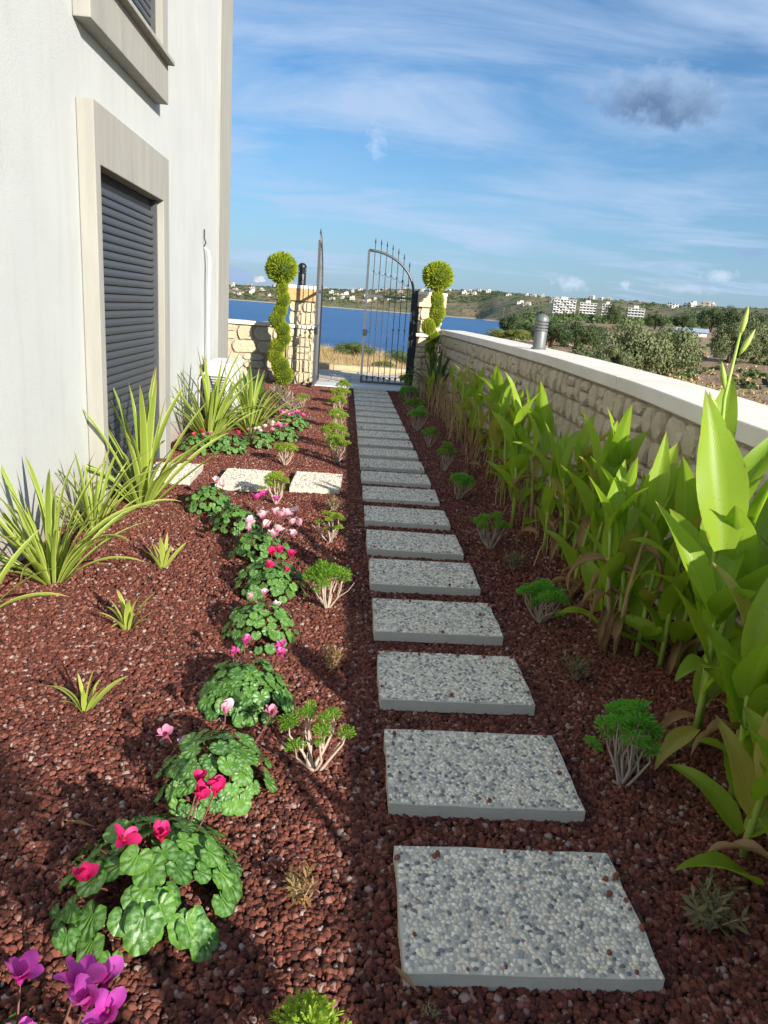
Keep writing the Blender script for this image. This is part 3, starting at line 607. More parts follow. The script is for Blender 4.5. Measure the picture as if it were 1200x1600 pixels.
bollard('grey metal bollard lamp with louvred head on the right wall coping', (2.06, 7.76, 1.151), LAMPGREY, .375, .066)
bollard('black louvred bollard lamp on the ochre cap of left gate pillar', (-.83, 13.82, 1.74), LAMPBLK, .40, .07)

# ---------------------------------------------------------------- gate
def sq(m, a, b, wd):                                           # square bar between two points
    m.tube([a, b], wd*.7071, 4)
def gate_leaf(label, loc, rz, W, zl=1.74, zt=2.46, open_side=1):
    t = thing('gate_leaf', label, 'gate', loc, rz)
    A = lambda x: zl + (zt-zl)*math.sqrt(max(0, 1-((W-x)/W)**2))
    fr = [('hinge_stile', (.0, .05), (.0, zl+.02), .055), ('free_stile', (W, .05), (W, zt), .042)]
    for nm, a, b, wd in fr:
        m = MB(); m.box((a[0]-wd/2, -wd/2, a[1]), (a[0]+wd/2, wd/2, b[1])); m.build(nm, IRON if nm[0] == 'f' else IRONDK, t)
    for nm, z in (('bottom_rail', .07), ('middle_rail', 1.66)):
        m = MB(); m.box((.03, -.018, z-.02), (W-.022, .018, z+.02)); m.build(nm, IRON, t)
    m = MB(); m.tube([(x, 0, A(x)) for x in W*(1-np.cos(np.linspace(0, math.pi/2, 16)))], .024, 8); m.build('arch', IRON, t, smooth=True)
    nbar = 7
    for k in range(nbar):
        x = W*(k+1)/(nbar+1); zt_ = A(x); m = MB()
        m.tube([(x, 0, .09), (x, 0, zt_+.13)], .0075, 6); bar = m.build('bar', IRON, t)
        m = MB(); m.lathe([(.004, 0), (.016, .028), (.012, .05), (.001, .115)], 4, (x, 0, zt_+.12)); m.build('spear_tip', IRON, bar)
        for z in (.17, 1.66 + (zt_-1.66)*.55, .17+.9):
            m = MB(); m.lathe([(.008, -.02), (.019, -.008), (.019, .008), (.008, .02)], 8, (x, 0, z)); m.build('collar', IRON, bar)
    for k in range(nbar+1):
        x = W*(k+.5)/(nbar+1); m = MB(); m.tube([(x+.052*math.cos(a), 0, .09+.1*math.sin(a)) for a in np.linspace(0, math.pi, 9)], .0055, 5); m.build('scroll', IRON, t)
    pts = [(W*(k+1)/(nbar+1), 0, 1.66 + (A(W*(k+1)/(nbar+1))-1.66)*.55) for k in range(nbar)]
    for k in range(nbar-1):
        (xa, _, za), (xb, _, zb) = pts[k], pts[k+1]; m = MB()
        m.tube([(xa + (xb-xa)*s, 0, za+(zb-za)*s - .05*math.sin(math.pi*s)) for s in np.linspace(0, 1, 7)], .0045, 5); m.build('scroll', IRON, t)
    m = MB(); m.box((W-.06, -.03, .93), (W+.026, .03, 1.05)); lk = m.build('lock_box', IRONDK, t)
    m = MB(); m.tube([(W-.03, -.03, 1.0), (W-.03, -.065, 1.0), (W-.13, -.065, 1.0)], .008, 6); m.build('handle', IRONDK, lk)
    for z in (.3, 1.5):
        m = MB(); m.lathe([(.02, -.05), (.02, .05)], 8, (-.04, 0, z)); m.build('hinge', IRONDK, t)
    return t
gate_leaf('right leaf of the arched iron gate, nearly closed, with spear tips', (1.235, 14.06, .0), math.pi + R(.5), .875)
gate_leaf('left leaf of the arched iron gate, swung open towards the garden', (-.475, 13.98, .0), R(-92), .95)
m = MB(); m.box((-.05, -.045, 0), (.05, .045, 1.80)); m.box((-.045, -.05, 1.80), (.045, .05, 1.81))
tag(m.build('gate_post', IRONDK, loc=(1.312, 14.04, 0)), 'thick dark iron hinge post at the right side of the gate', 'gate post')
m = MB(); m.box((-.05, -.03, 0), (.03, .03, 1.75)); tag(m.build('gate_post', IRONDK, loc=(-.52, 14.03, 0)), 'slim dark iron hinge post against the left gate pillar', 'gate post')

# ---------------------------------------------------------------- threshold, paving outside, kerb, dry grass
m = MB(); m.box((-.56, 13.47, -.3), (1.345, 14.14, .012)); struct(m.build('threshold', mat('white_marble', lambda t, b: t.mix(t.noise(worldpos(t), 6, 6), (.72, .71, .68), (.62, .61, .58)), .5), bevel=.006))
PAVE = mat('paving_limestone', stone_fn((.50, .44, .36), (.58, .52, .43), (.44, .36, .28), 6, .2), .9)
m = MB(); m.box((-7, 14.142, -.9), (6, 17.2, -.045)); pv = struct(m.build('paving', MORTAR))
rg = random.Random(9); y = 14.16
while y < 17.15:
    h_ = min(rg.uniform(.26, .42), 17.19-y); x = -3.2 - rg.uniform(0, .4)
    while x < 3.4:
        w_ = rg.uniform(.4, .95); m = MB(); j = lambda: rg.uniform(-.012, .012); z = rg.uniform(-.012, .0)
        m.prism([(x+.012+j(), y+.01), (x+w_-.012+j(), y+.01+j()), (x+w_-.012, y+h_-.012), (x+.012, y+h_-.012+j())], -.06, z, axis=2)
        m.build('paving_stone', PAVE, pv); x += w_
    y += h_
KERBM = mat('kerb_ochre', stone_fn((.46, .33, .18), (.54, .42, .26), (.38, .27, .15), 8, .2), .9)
kb = thing('kerb', 'low ochre stone kerb between the outside paving and the dry grass', 'kerb', (0, 17.4, 0))
x = -4.
while x < 4.2:
    w_ = rg.uniform(.5, .95); m = MB(); m.box((x+.008, -.17, -.25), (x+w_-.008, .17, .10+rg.uniform(-.012, .012))); m.build('kerb_stone', KERBM, kb, bevel=.015); x += w_
vs, fs = [], []; uvs = []
gx = rng.uniform(-4.5, 5.2, 26000); gy = 17.6 + 12.5*rng.random(26000)**1.1; hg = rng.uniform(.08, .30, 26000)*(.5+.9*np.clip(np.sin(gx*1.7)*np.sin(gy*.9+1)+.3, 0, 1.2))
zb = terr(np.degrees(np.arctan2(gx, gy)), np.hypot(gx, gy)); an = rng.uniform(0, 6.28, 26000); ln = rng.normal(0, .35, (26000, 2)); wd = rng.uniform(.006, .014, 26000)
V = np.empty((26000, 3, 3)); V[:, 0] = np.stack([gx-wd*np.cos(an), gy-wd*np.sin(an), zb-.02], -1); V[:, 1] = np.stack([gx+wd*np.cos(an), gy+wd*np.sin(an), zb-.02], -1)
V[:, 2] = np.stack([gx+hg*ln[:, 0], gy+hg*ln[:, 1], zb+hg], -1)
struct(obj('dry_grass', raw('dry_grass', V.reshape(-1, 3), np.arange(78000).reshape(-1, 3)), STRAW), 'stuff')

# ---------------------------------------------------------------- foliage builders
def blade(L, W, bend, nseg=9, ncross=2, fold=.25, prof=None, twist=0., wave=0., curl=1.0, seed=0):
    """a leaf that starts upright at the origin and arches towards +X; u across, v along"""
    prof = prof or (lambda t: min(1, .55+t*2.2)*max(0, 1-t**2.6)**.8)
    rg = random.Random(seed); ph = rg.uniform(0, 6); cols = 2*ncross+1; v = []; uv = []; f = []; px = pz = 0.; dl = L/nseg
    for i in range(nseg+1):
        t = i/nseg; a = bend*t**curl
        if i: px += math.sin(a)*dl; pz += math.cos(a)*dl
        T_ = Vector((math.sin(a), 0, math.cos(a))); N = Vector((-math.cos(a), 0, math.sin(a))); B = Vector((0, 1, 0))
        tw = twist*t; B2 = B*math.cos(tw)+N*math.sin(tw); N2 = N*math.cos(tw)-B*math.sin(tw); hw = W/2*prof(t)
        for j in range(cols):
            s = (j-ncross)/ncross
            v.append(Vector((px, 0, pz)) + B2*(hw*s*math.cos(fold*abs(s))) + N2*(hw*abs(s)*math.sin(fold) + wave*hw*math.sin(t*9+ph+s*1.5)*abs(s)**1.5)); uv.append((.5+.5*s, t))
    for i in range(nseg):
        for j in range(cols-1): f.append((i*cols+j, i*cols+j+1, (i+1)*cols+j+1, (i+1)*cols+j))
    return v, f, uv
def blade_mesh(name, mt, *a, **k):
    v, f, uv = blade(*a, **k); me = raw(name, v, f, True, uv); me.materials.append(mt); return me
CPROF = lambda t: (math.sin(math.pi*min(1, t*.93+.07)**.85))**.85*(1-.25*t) if t < .999 else .0
CM = {mt.name: [blade_mesh('leaf', mt, 1., .36+.05*(s % 3), b, 12, 3, .38, CPROF, tw, .10, 1.3, s) for s, (b, tw) in enumerate([(.25, .1), (.5, -.2), (.8, .2), (1.1, -.1), (.4, .5), (.7, -.5)])] for mt in (CANNA, CANNAY)}
DRYM = [blade_mesh('dry_leaf', CANNAD, 1., .22, b, 12, 2, .95, CPROF, tw, .5, .8, s) for s, (b, tw) in enumerate([(2.5, .6), (2.8, -1.), (2.1, 1.6)])]
DRYSTEM = mat('dry_stem', lambda t, b: t.mix(rnd(t), (.33, .22, .11), (.42, .30, .15)), .85)
K, KY = CANNA.name, CANNAY.name
def put_leaf(par, name, me, loc, az, tilt, s, roll=0., wide=1.):
    e = (Matrix.Rotation(az, 3, 'Z') @ Matrix.Rotation(tilt, 3, 'Y') @ Matrix.Rotation(roll, 3, 'Z')).to_euler()
    return obj(name, me, None, par, loc, e, (s, s*wide, s))
def canna(loc, label, nst, hmax, dry=.2, nl=4, spread=.13, spike=False, extra=(), seed=0, lmax=.40, sg=1.):
    t = thing('canna', label, 'canna lily', loc, 0, 'canna lilies along the right wall'); rg = random.Random(seed)
    for s in range(nst):
        a = rg.uniform(0, 6.28); rr = spread*math.sqrt(rg.random()); x, y = rr*math.cos(a), rr*math.sin(a); h = hmax*rg.uniform(.42, .72)
        lean = (rg.uniform(-.16, .10)*h, rg.uniform(-.12, .12)*h)
        P = lambda q: Vector((x+lean[0]*q*q, y+lean[1]*q*q, h*q))
        m = MB(); m.tube([P(q) for q in (0, .25, .5, .75, 1)], [.013, .012, .011, .009, .006], 7); isdry = rg.random() < dry*.6
        m.build('stem', DRYSTEM if isdry else CSTEM, t, smooth=True)
        az0 = rg.uniform(0, 6.28)
        for k in range(nl):
            q = .14+.86*(k+.6)/nl; az = az0+k*2.4+rg.uniform(-.4, .4); L = lmax*rg.uniform(.72, 1.1)*(1-.25*abs(q-.75))
            r_ = rg.random(); me = CM[CANNAY.name if r_ < dry*.5+.06 else CANNA.name]
            if isdry and rg.random() < .6: put_leaf(t, 'dry_leaf', rg.choice(DRYM), P(q), az, rg.uniform(.5, 1.2), L*.8)
            else: put_leaf(t, 'leaf', rg.choice(me), P(q), az, rg.uniform(.18, .62)*(1.25-.7*(k/nl)), L, rg.uniform(-.3, .3), sg)
        put_leaf(t, 'leaf', CM[CANNA.name][rg.choice([0, 1, 4])], P(.97), rg.uniform(0, 6.28), rg.uniform(.0, .16), lmax*rg.uniform(.8, 1.05), 0, .72*sg)
        for k in range(int(rg.random() < .35+dry) + int(rg.random() < dry*.7)):
            put_leaf(t, 'dry_leaf', rg.choice(DRYM), P(rg.uniform(.1, .45)), rg.uniform(0, 6.28), rg.uniform(.6, 1.5), rg.uniform(.18, .30))
    for s in range(max(1, nst-3)):                             # loose basal leaves
        a = rg.uniform(0, 6.28); r_ = rg.random()
        put_leaf(t, 'leaf' if r_ > dry*.7 else 'dry_leaf', rg.choice(CM[KY if r_ < dry else K]) if r_ > dry*.7 else rg.choice(DRYM), (spread*math.cos(a), spread*math.sin(a), rg.uniform(.02, .18)), a+rg.uniform(-.6, .6), rg.uniform(.25, 1.1), lmax*rg.uniform(.55, .85), rg.uniform(-.4, .4), sg)
    for kind, bl, az, tilt, L, wide, var, lean_ in extra:
        o = put_leaf(t, 'leaf', CM[kind][var], bl, R(az), R(tilt), L, 0, wide)
        o.rotation_euler = (Matrix.Rotation(R(lean_), 3, 'Y') @ o.rotation_euler.to_matrix()).to_euler()
    return t
big = canna((1.36, 2.22, .0), 'tallest canna lily with broad upright leaves and a flower spike, right edge', 2, 1.02, .15, 3, .08, seed=4,
    extra=[(K, (-.10, -.06, .78), 88, 6, .52, 1.05, 0, -12), (K, (-.10, .04, .76), 35, 16, .48, .8, 0, 12), (K, (-.13, .08, 1.0), 70, 10, .36, .8, 1, 8), (K, (-.08, -.05, .54), 120, 8, .44, .8, 0, -24),
           (K, (-.02, -.01, .50), -60, 16, .40, 1.1, 1, 8), (K, (-.02, -.05, .34), 215, 60, .30, .9, 2, 0), (KY, (-.04, -.03, .10), 210, 95, .24, .8, 2, 0), (K, (.08, -.02, .5), 5, 30, .46, 1.1, 2, 0), (K, (.1, .1, .55), 60, 14, .5, 1.1, 0, 10), (K, (.02, .08, .45), 110, 20, .46, 1., 1, -8)], lmax=.40)
m = MB(); m.tube([(0, .02, 0), (-.02, .03, .4), (-.07, .05, .8), (-.10, .06, 1.0), (-.13, .06, 1.25), (-.12, .06, 1.47)], [.014, .012, .010, .007, .006, .004], 8); m.build('stem', CSTEM, big, smooth=True)
for (x, y, z, rx) in ((-.12, .06, 1.45, .1), (-.11, .06, 1.39, .4), (-.135, .06, 1.28, -.3), (-.14, .06, 1.19, -.5)):
    m = MB(); m.lathe([(.002, 0), (.008, .02), (.010, .045), (.006, .07), (.001, .09)], 8); m.build('flower_bud', CSTEM, big, smooth=True, loc=(x, y, z), rot=(0, rx, 0))
KYL = [
 ((1.32, 1.62, 0), 'low canna clump with broad green leaves at the lower right edge', 6, .56, .25, 4, .14, 1, .34),
 ((1.42, 1.90, 0), 'slim leaved canna clump at the right edge below the tallest canna', 7, .72, .2, 5, .14, 31, .34),
 ((1.62, 2.35, 0), 'canna clump crowded between the tallest canna and the wall', 6, .95, .2, 5, .13, 32, .40),
 ((1.60, 1.25, 0), 'canna clump cut off by the right edge, nearest the camera', 6, .85, .2, 4, .15, 2, .38),
 ((1.60, 2.75, 0), 'canna clump with wide dark leaves behind the tallest canna', 6, .98, .3, 5, .16, 3, .42),
 ((1.40, 3.02, 0), 'canna clump with yellowing leaves left of the tallest canna', 6, 1.00, .45, 5, .15, 12, .38),
 ((1.43, 3.62, 0), 'canna clump with a pale sunlit top leaf in front of the wall', 5, 1.04, .3, 4, .13, 15, .40),
 ((1.42, 4.30, 0), 'leafy canna clump leaning towards the path, mid row', 5, .98, .3, 4, .13, 16, .38),
 ((1.40, 4.95, 0), 'canna clump with bright lime upright leaves, mid row', 5, 1.06, .3, 4, .13, 17, .38),
 ((1.48, 5.75, 0), 'canna clump with a tall stem of withered flowers below the coping', 4, 1.02, .4, 4, .13, 18, .36),
 ((1.47, 6.55, 0), 'canna clump with one tall pale leaf, just nearer than the bollard lamp', 4, 1.05, .5, 4, .13, 19, .36),
 ((1.52, 7.4, 0), 'canna clump below the grey bollard lamp', 4, 1.0, .55, 4, .13, 20, .34),
 ((1.55, 8.4, 0), 'canna clump of lime leaves over brown dry stems past the bollard lamp', 4, 1.02, .6, 4, .14, 21, .34),
 ((1.58, 9.4, 0), 'partly dry canna clump, third from the right topiary', 4, .88, .8, 3, .15, 22, .30),
 ((1.60, 10.5, 0), 'mostly dry canna clump, second from the right topiary', 4, .78, .95, 3, .16, 23, .27),
 ((1.58, 11.7, 0), 'withered brown canna clump nearest the right topiary', 4, .62, 1.0, 3, .18, 24, .24),
 ((1.5, .55, 0), 'canna clump outside the picture behind the camera', 5, 1.05, .2, 4, .15, 25, .40),
 ((1.5, -.35, 0), 'second canna clump outside the picture behind the camera', 5, 1.2, .2, 4, .16, 26, .42),
 ((1.5, -1.2, 0), 'third canna clump outside the picture behind the camera', 5, 1.3, .2, 4, .16, 27, .44)]
for loc, lab, nst, hm, dry, nl, spd, sd, lm in KYL: canna(loc, lab, nst, hm, dry, nl, spd, seed=sd, lmax=lm)
# dry stalks standing at the wall foot near the topiary
dl = MB(); rg = random.Random(77)
for k in range(420):
    y = rg.uniform(3.2, 12.9); x = min(wallat(y)[0]-.07, 1.55+rg.gauss(0, .13)); h = rg.uniform(.12, .5)*(.5+.7*(y > 7.5)); a = rg.uniform(0, 6.28); b_ = rg.uniform(.05, .5)
    dl.tube([(x, y, .0), (x+h*b_*.4*math.cos(a), y+h*b_*.4*math.sin(a), h*.6), (x+h*b_*math.cos(a), y+h*b_*math.sin(a), h)], [.005, .004, .002], 3, False)
struct(dl.build('dry_stalks', DRYSTEM), 'stuff')

lt = MB(); rg = random.Random(88)
for k in range(150):
    x, y = (rg.gauss(1.35, .18), rg.uniform(1.2, 9)) if k < 85 else (rg.uniform(-1.4, 1.2), rg.uniform(1.0, 8)); s_ = rg.uniform(.012, .05); a = rg.uniform(0, 6.28); z = float(bedz(np.float64(x), np.float64(y)))+.016
    if .2 < x < .83 and k % 4: continue
    if .2 < x < .83: z = .042
    c, q = math.cos(a), math.sin(a); w_ = s_*rg.uniform(.1, .35); h = rg.uniform(.002, .012)
    lt.add([(x-c*s_, y-q*s_, z), (x-q*w_, y+c*w_, z+h), (x+c*s_, y+q*s_, z+h*.4), (x+q*w_, y-c*w_, z+h*.7)], [(0, 1, 2, 3)], [(.5, 0), (.3, .5), (.5, .9), (.7, .5)])
struct(lt.build('leaf_litter', CANNAD), 'stuff')
sg_ = MB(); bm = bmesh.new(); bmesh.ops.create_icosphere(bm, subdivisions=1, radius=1.); iv = [v_.co.copy() for v_ in bm.verts]; fi = [[q.index for q in f_.verts] for f_ in bm.faces]; bm.free()
for k in range(90):
    i = int(min(13, rg.expovariate(.22))); x = .5134+rg.choice([-1, 1])*(.3-abs(rg.gauss(0, .05))) if k % 3 else .5134+rg.uniform(-.28, .28); y = SY[i]+.2 + (rg.uniform(-.19, .19) if k % 3 else rg.choice([-1, 1])*(.195-abs(rg.gauss(0, .02))))
    s_ = rg.uniform(.004, .0105); E_ = Euler((rg.uniform(0, 6), rg.uniform(0, 6), rg.uniform(0, 6))).to_matrix()
    sg_.add([E_ @ Vector((p.x*s_*rg.uniform(.8, 1.3), p.y*s_*rg.uniform(.7, 1.1), p.z*s_*.8)) + Vector((x, y, .033+s_*.5)) for p in iv], fi)
struct(sg_.build('spilled_gravel', LAVA), 'stuff')
# ---- strap-leaved plants on the left
FPROF = lambda t: min(1, .62+t*1.3)*max(0, 1-t**3.2)**.75
FM = {mt.name: [blade_mesh('leaf', mt, 1., .058, b, 10, 1, .55, FPROF, tw, .02, 1.5, s) for s, (b, tw) in enumerate([(.15, .2), (.3, -.4), (.5, .5), (.8, -.3), (1.15, .4), (1.6, -.6)])] for mt in (FLAX, FLAXD, SPROUT)}
def flax(loc, label, n, L, mt=FLAX, seed=0, name='flax', cat='strap leaf plant', wide=1., tmax=.95, group='strap leaved plants beside the house', bare=0.04):
    t = thing(name, label, cat, loc, 0, group); rg = random.Random(seed); M_ = FM[mt.name]
    for k in range(n):
        q = (k+.5)/n; az = k*2.39996+rg.uniform(-.3, .3); tilt = .06+tmax*.8*q**1.2+rg.uniform(-.08, .08); r0 = bare*math.sqrt(q)
        me = M_[min(5, max(0, int(rg.triangular(0, 5.9, 1+3.2*q))))]
        put_leaf(t, 'leaf', me, (r0*math.cos(az), r0*math.sin(az), 0), az, tilt, L*rg.uniform(.6, 1.08)*(1-.18*q), rg.uniform(-.5, .5), wide*rg.uniform(.75, 1.1))
    return t
def gz_(x, y): return float(bedz(np.float64(x), np.float64(y)))
for x, y, lab, n, L, sd, wide in [
  (-1.56, 2.98, 'broad pale strap leaf plant cut by the left picture edge', 18, .62, 1, 1.2),
  (-1.40, 3.50, 'yellow green strap leaf plant low at the left, second from the camera', 50, .70, 2, .95),
  (-1.46, 4.30, 'narrow leaved strap plant between two larger ones at the white wall', 40, .62, 3, .8),
  (-1.34, 4.95, 'tall bright strap leaf plant in front of the dark shutter', 36, .98, 9, 1.15),
  (-1.33, 7.45, 'strap leaf plant in front of the air conditioner', 46, .98, 5, 1.1),
  (-.98, 8.0, 'wide arching strap leaf plant nearest the low wall', 44, .92, 16, .95)]:
    flax((x, y, gz_(x, y)-.01), lab, n, L, seed=sd, wide=wide, bare=.06)
flax((-1.18, 9.6, 0), 'dark green broad leaved plant behind the arching strap leaf plant', 46, .66, FLAXD, 7, 'dark_plant', 'plant', 2.2, .9, None, .14)
for x, y, lab, n, L, sd in [(-.915, 3.76, 'small pale sprout, farthest of three in the red gravel', 10, .25, 1), (-.881, 2.98, 'small dense lime sprout, middle of three in the red gravel', 17, .21, 2), (-.843, 2.32, 'small yellow green sprout, nearest of three in the red gravel', 10, .21, 3)]:
    flax((x, y, gz_(x, y)-.005), lab, n, L, SPROUT, sd, 'sprout', 'sprout', 2.6, .7, 'sprouts in the gravel', .015)

# ---- cyclamens
def cyc_leaf(seed):
    rg = random.Random(seed); nA = 22; v = [(0, 0, 0)]; uv = [(0, .5)]; f = []; p1 = rg.uniform(0, 6)
    for ri, rr in enumerate((.35, .7, 1.)):
        for i in range(nA):
            a = -math.pi + 2*math.pi*(i+.5)/nA                        # notch at a = +-pi, tip at a = 0
            q = (.74+.26*math.cos(a*.5)**.6) if abs(a) < 2.75 else .80
            notch = max(0, (abs(a)-2.55)/.6); q *= 1-.50*notch**1.2; q *= 1+.035*math.sin(a*9+p1)*(ri == 2)
            x, y = rr*q*1.02*math.cos(a), rr*q*.98*math.sin(a)
            z = .10*rr**2 - .16*rr*rr*(y*y) + .05*math.sin(a*3+p1)*rr**2 - .12*max(0, x)**2 + .05*math.sin(a*8+p1)*(rr > .9)
            v.append((x+.12, y, z)); uv.append((rr, (a+math.pi)/(2*math.pi)))
    for i in range(nA):
        j = (i+1) % nA
        if i == nA-1:
            f.append((0, 1+i, 1+j)); continue
        f.append((0, 1+i, 1+j))
        for ri in (0, 1): f.append((1+ri*nA+i, 1+(ri+1)*nA+i, 1+(ri+1)*nA+j, 1+ri*nA+j))
    return raw('leaf', v, f, True, uv)
CYL = []
for q in range(2):
    for s in range(5):
        me = cyc_leaf(s); me.materials.append(CYC[q]); CYL.append(me)
PPROF = lambda t: .35 + .95*math.sin(math.pi*min(1, .08+t*.80))**.9 if t < .97 else .35
PETM = {k: [blade_mesh('petal', mt, 1., .56, b, 6, 2, .30, PPROF, tw, .12, 1., s) for s, (b, tw) in enumerate([(-.5, .5), (-.1, .8), (.3, .4)])] for k, mt in PETAL.items()}
def flower_mesh(k, seed):
    rg = random.Random(seed); m = MB()
    for q in range(5):
        v, f, uv = blade(1., .60, rg.uniform(-.4, .5), 5, 1, .35, PPROF, rg.uniform(.1, .5), .1, 1., q)
        M = Matrix.Rotation(q*1.2566+rg.uniform(-.2, .2), 3, 'Z') @ Matrix.Rotation(rg.uniform(.3, .95), 3, 'Y'); m.add([M @ Vector(p)+Vector((0, 0, -.02)) for p in v], f, uv)
    me = m.mesh('flower', True); me.materials.append(PETAL[k]); return me
FLM = {k: [flower_mesh(k, s) for s in range(4)] for k in PETAL}
def cyclamen(x, y, label, Rr, nleaf, lr, col, flowers, seed, sil=.5, petals=False, dome=.13):
    if y < 2.7: nleaf, lr = int(nleaf*1.35), lr*.86
    else: nleaf, lr = int(nleaf*2.15), lr*.78
    if y > 4: flowers = [(a, b, c, d*1.05) for a, b, c, d in flowers]
    t = thing('cyclamen', label, 'cyclamen', (x, y, gz_(x, y)), 0, 'cyclamens beside the path'); rg = random.Random(seed); stk = MB()
    for k in range(nleaf):
        q = math.sqrt((k+.5)/nleaf); az = k*2.39996+rg.uniform(-.35, .35); rr = Rr*q*rg.uniform(.85, 1.05)
        z = .025+dome*(1-q**2.2)+rg.uniform(-.012, .03); p = Vector((rr*math.cos(az), rr*math.sin(az), z)); s = lr*rg.uniform(.62, 1.12)
        tilt = rg.uniform(.05, .35)+.75*q**1.5
        e = (Matrix.Rotation(az+rg.uniform(-.5, .5), 3, 'Z') @ Matrix.Rotation(tilt, 3, 'Y') @ Matrix.Rotation(rg.uniform(-.3, .3), 3, 'X')).to_euler()
        obj('leaf', CYL[(5 if rg.random() < sil else 0)+rg.randrange(5)], None, t, p, e, s)
        if k % 2 == 0: stk.tube([(p.x*.12, p.y*.12, 0), (p.x*.7, p.y*.7, z*.8), p], .0022, 4, False)
    stk.build('leaf_stalks', REDSTALK, t)
    for i, (fx_, fy_, fz_, s) in enumerate(flowers):
        m = MB(); m.tube([(fx_*.25, fy_*.25, .02), (fx_*.8, fy_*.8, fz_*.7), (fx_*1.02, fy_*1.02, fz_+.01), (fx_, fy_, fz_+.012), (fx_, fy_, fz_)], [.0026, .0024, .0022, .0022, .003], 5); st_ = m.build('flower_stalk', REDSTALK, t)
        c = col if isinstance(col, str) else col[i % len(col)]
        tx, ty, az = rg.uniform(-.35, .35), rg.uniform(-.35, .35), rg.uniform(0, 6.28)
        if not petals: obj('flower', FLM[c][rg.randrange(4)], None, t, (fx_, fy_, fz_), (tx, ty, az), s)
        else:
            m = MB(); m.lathe([(.004, -.010), (.0065, -.004), (.006, .004), (.003, .008)], 8); fl = m.build('flower', PETAL[c], t, loc=(fx_, fy_, fz_), rot=(tx, ty, az))
            spread = rg.uniform(.5, 1.05)
            for q in range(5):
                put_leaf(fl, 'petal', PETM[c][rg.randrange(3)], (0, 0, 0), q*1.2566+rg.uniform(-.25, .25), spread+rg.uniform(-.15, .2), s*rg.uniform(.9, 1.1), rg.uniform(-.2, .2))
    return t
def fr(n, Rr, z, s, seed, cx=0, cy_=0):
    rg = random.Random(seed); return [(cx+rg.uniform(-Rr, Rr), cy_+rg.uniform(-Rr, Rr), z+rg.uniform(-.015, .03), s*rg.uniform(.85, 1.15)) for _ in range(n)]
cyclamen(-.52, .95, 'purple flowered cyclamen cut off by the lower left corner', .20, 42, .048, 'purple', [(.16, .09, .19, .045), (.09, .14, .20, .052), (.135, .15, .19, .05), (-.02, .15, .20, .05), (-.12, .10, .20, .05), (-.10, .05, .19, .048), (.04, .02, .20, .05), (.12, .10, .205, .048)], 1, .3, True)
cyclamen(-.40, 1.50, 'big cyclamen with crimson flowers and large green leaves', .225, 74, .050, 'crimson', [(.09, .13, .20, .044), (.13, .14, .21, .046), (.03, -.02, .20, .04), (-.06, -.02, .19, .042), (-.13, -.08, .13, .04), (.08, .19, .20, .04)], 2, .15, True, .14)
cyclamen(-.315, 1.93, 'silver marbled cyclamen with pale pink blooms behind the big crimson one', .18, 70, .040, ('pink', 'pale', 'pale', 'pink'), [(-.17, .08, .13, .036), (-.11, .06, .11, .03), (.0, .17, .17, .04), (.15, .16, .17, .038), (-.10, -.05, .08, .02)], 3, .9, True)
cyclamen(-.30, 2.42, 'bright green cyclamen with three magenta blooms at its back', .175, 72, .039, 'magenta', [(-.02, .17, .17, .036), (.12, .17, .16, .036), (.13, .10, .16, .034), (-.06, .12, .15, .03)], 4, .35, True)
cyclamen(-.30, 2.98, 'dark leaved cyclamen with few pale pink blooms, fifth from the camera', .165, 50, .036, 'pale', [(-.06, .10, .15, .034), (.0, .13, .16, .034), (.06, .05, .14, .03)], 5, .4)
cyclamen(-.31, 3.52, 'cyclamen with deep crimson blooms in front of the pale pink one', .19, 56, .040, 'crimson', [(.0, .02, .20, .05), (.10, .04, .19, .046), (-.01, -.08, .17, .042), (.09, -.05, .14, .03), (.03, .04, .21, .045)], 6, .4)
cyclamen(-.42, 4.02, 'cyclamen with a large bunch of pale pink blooms, mid row', .17, 44, .038, 'pale', fr(15, .20, .21, .046, 3, .04, 0), 7, .4)
cyclamen(-.63, 4.50, 'cyclamen with purple pink blooms beside the pale pink bunch', .16, 44, .037, 'magenta', [(.12, .02, .22, .046), (.16, .05, .24, .045), (.10, .06, .21, .04), (.24, .10, .20, .035)], 8, .3)
cyclamen(-.88, 4.95, 'low dark cyclamen just below the side branch slabs', .17, 48, .037, 'pale', [(.02, .18, .16, .05), (.07, .16, .14, .04)], 9, .3)
cyclamen(-1.36, 6.95, 'dark cyclamen with scattered pink blooms against the door surround', .20, 50, .038, ('red', 'pink', 'pink'), fr(6, .15, .15, .038, 5), 10, .3)
cyclamen(-1.06, 7.02, 'cyclamen with a single red bloom in front of the strap leaves', .18, 46, .038, 'red', [(.08, .05, .17, .045), (.03, .06, .14, .03)], 11, .3)
cyclamen(-.80, 7.35, 'cyclamen with white blooms beside the single red one', .18, 46, .036, ('white', 'white', 'pink'), fr(6, .13, .17, .042, 7), 12, .5)
cyclamen(-.60, 7.75, 'cyclamen with white and rose blooms in the far bed', .18, 46, .036, ('pink', 'white', 'magenta'), fr(7, .13, .16, .042, 8), 13, .5)
cyclamen(-.56, 8.60, 'cyclamen with mauve pink blooms, farthest towards the gate', .22, 50, .038, ('magenta', 'pink', 'pink'), fr(10, .17, .17, .044, 9), 14, .4)

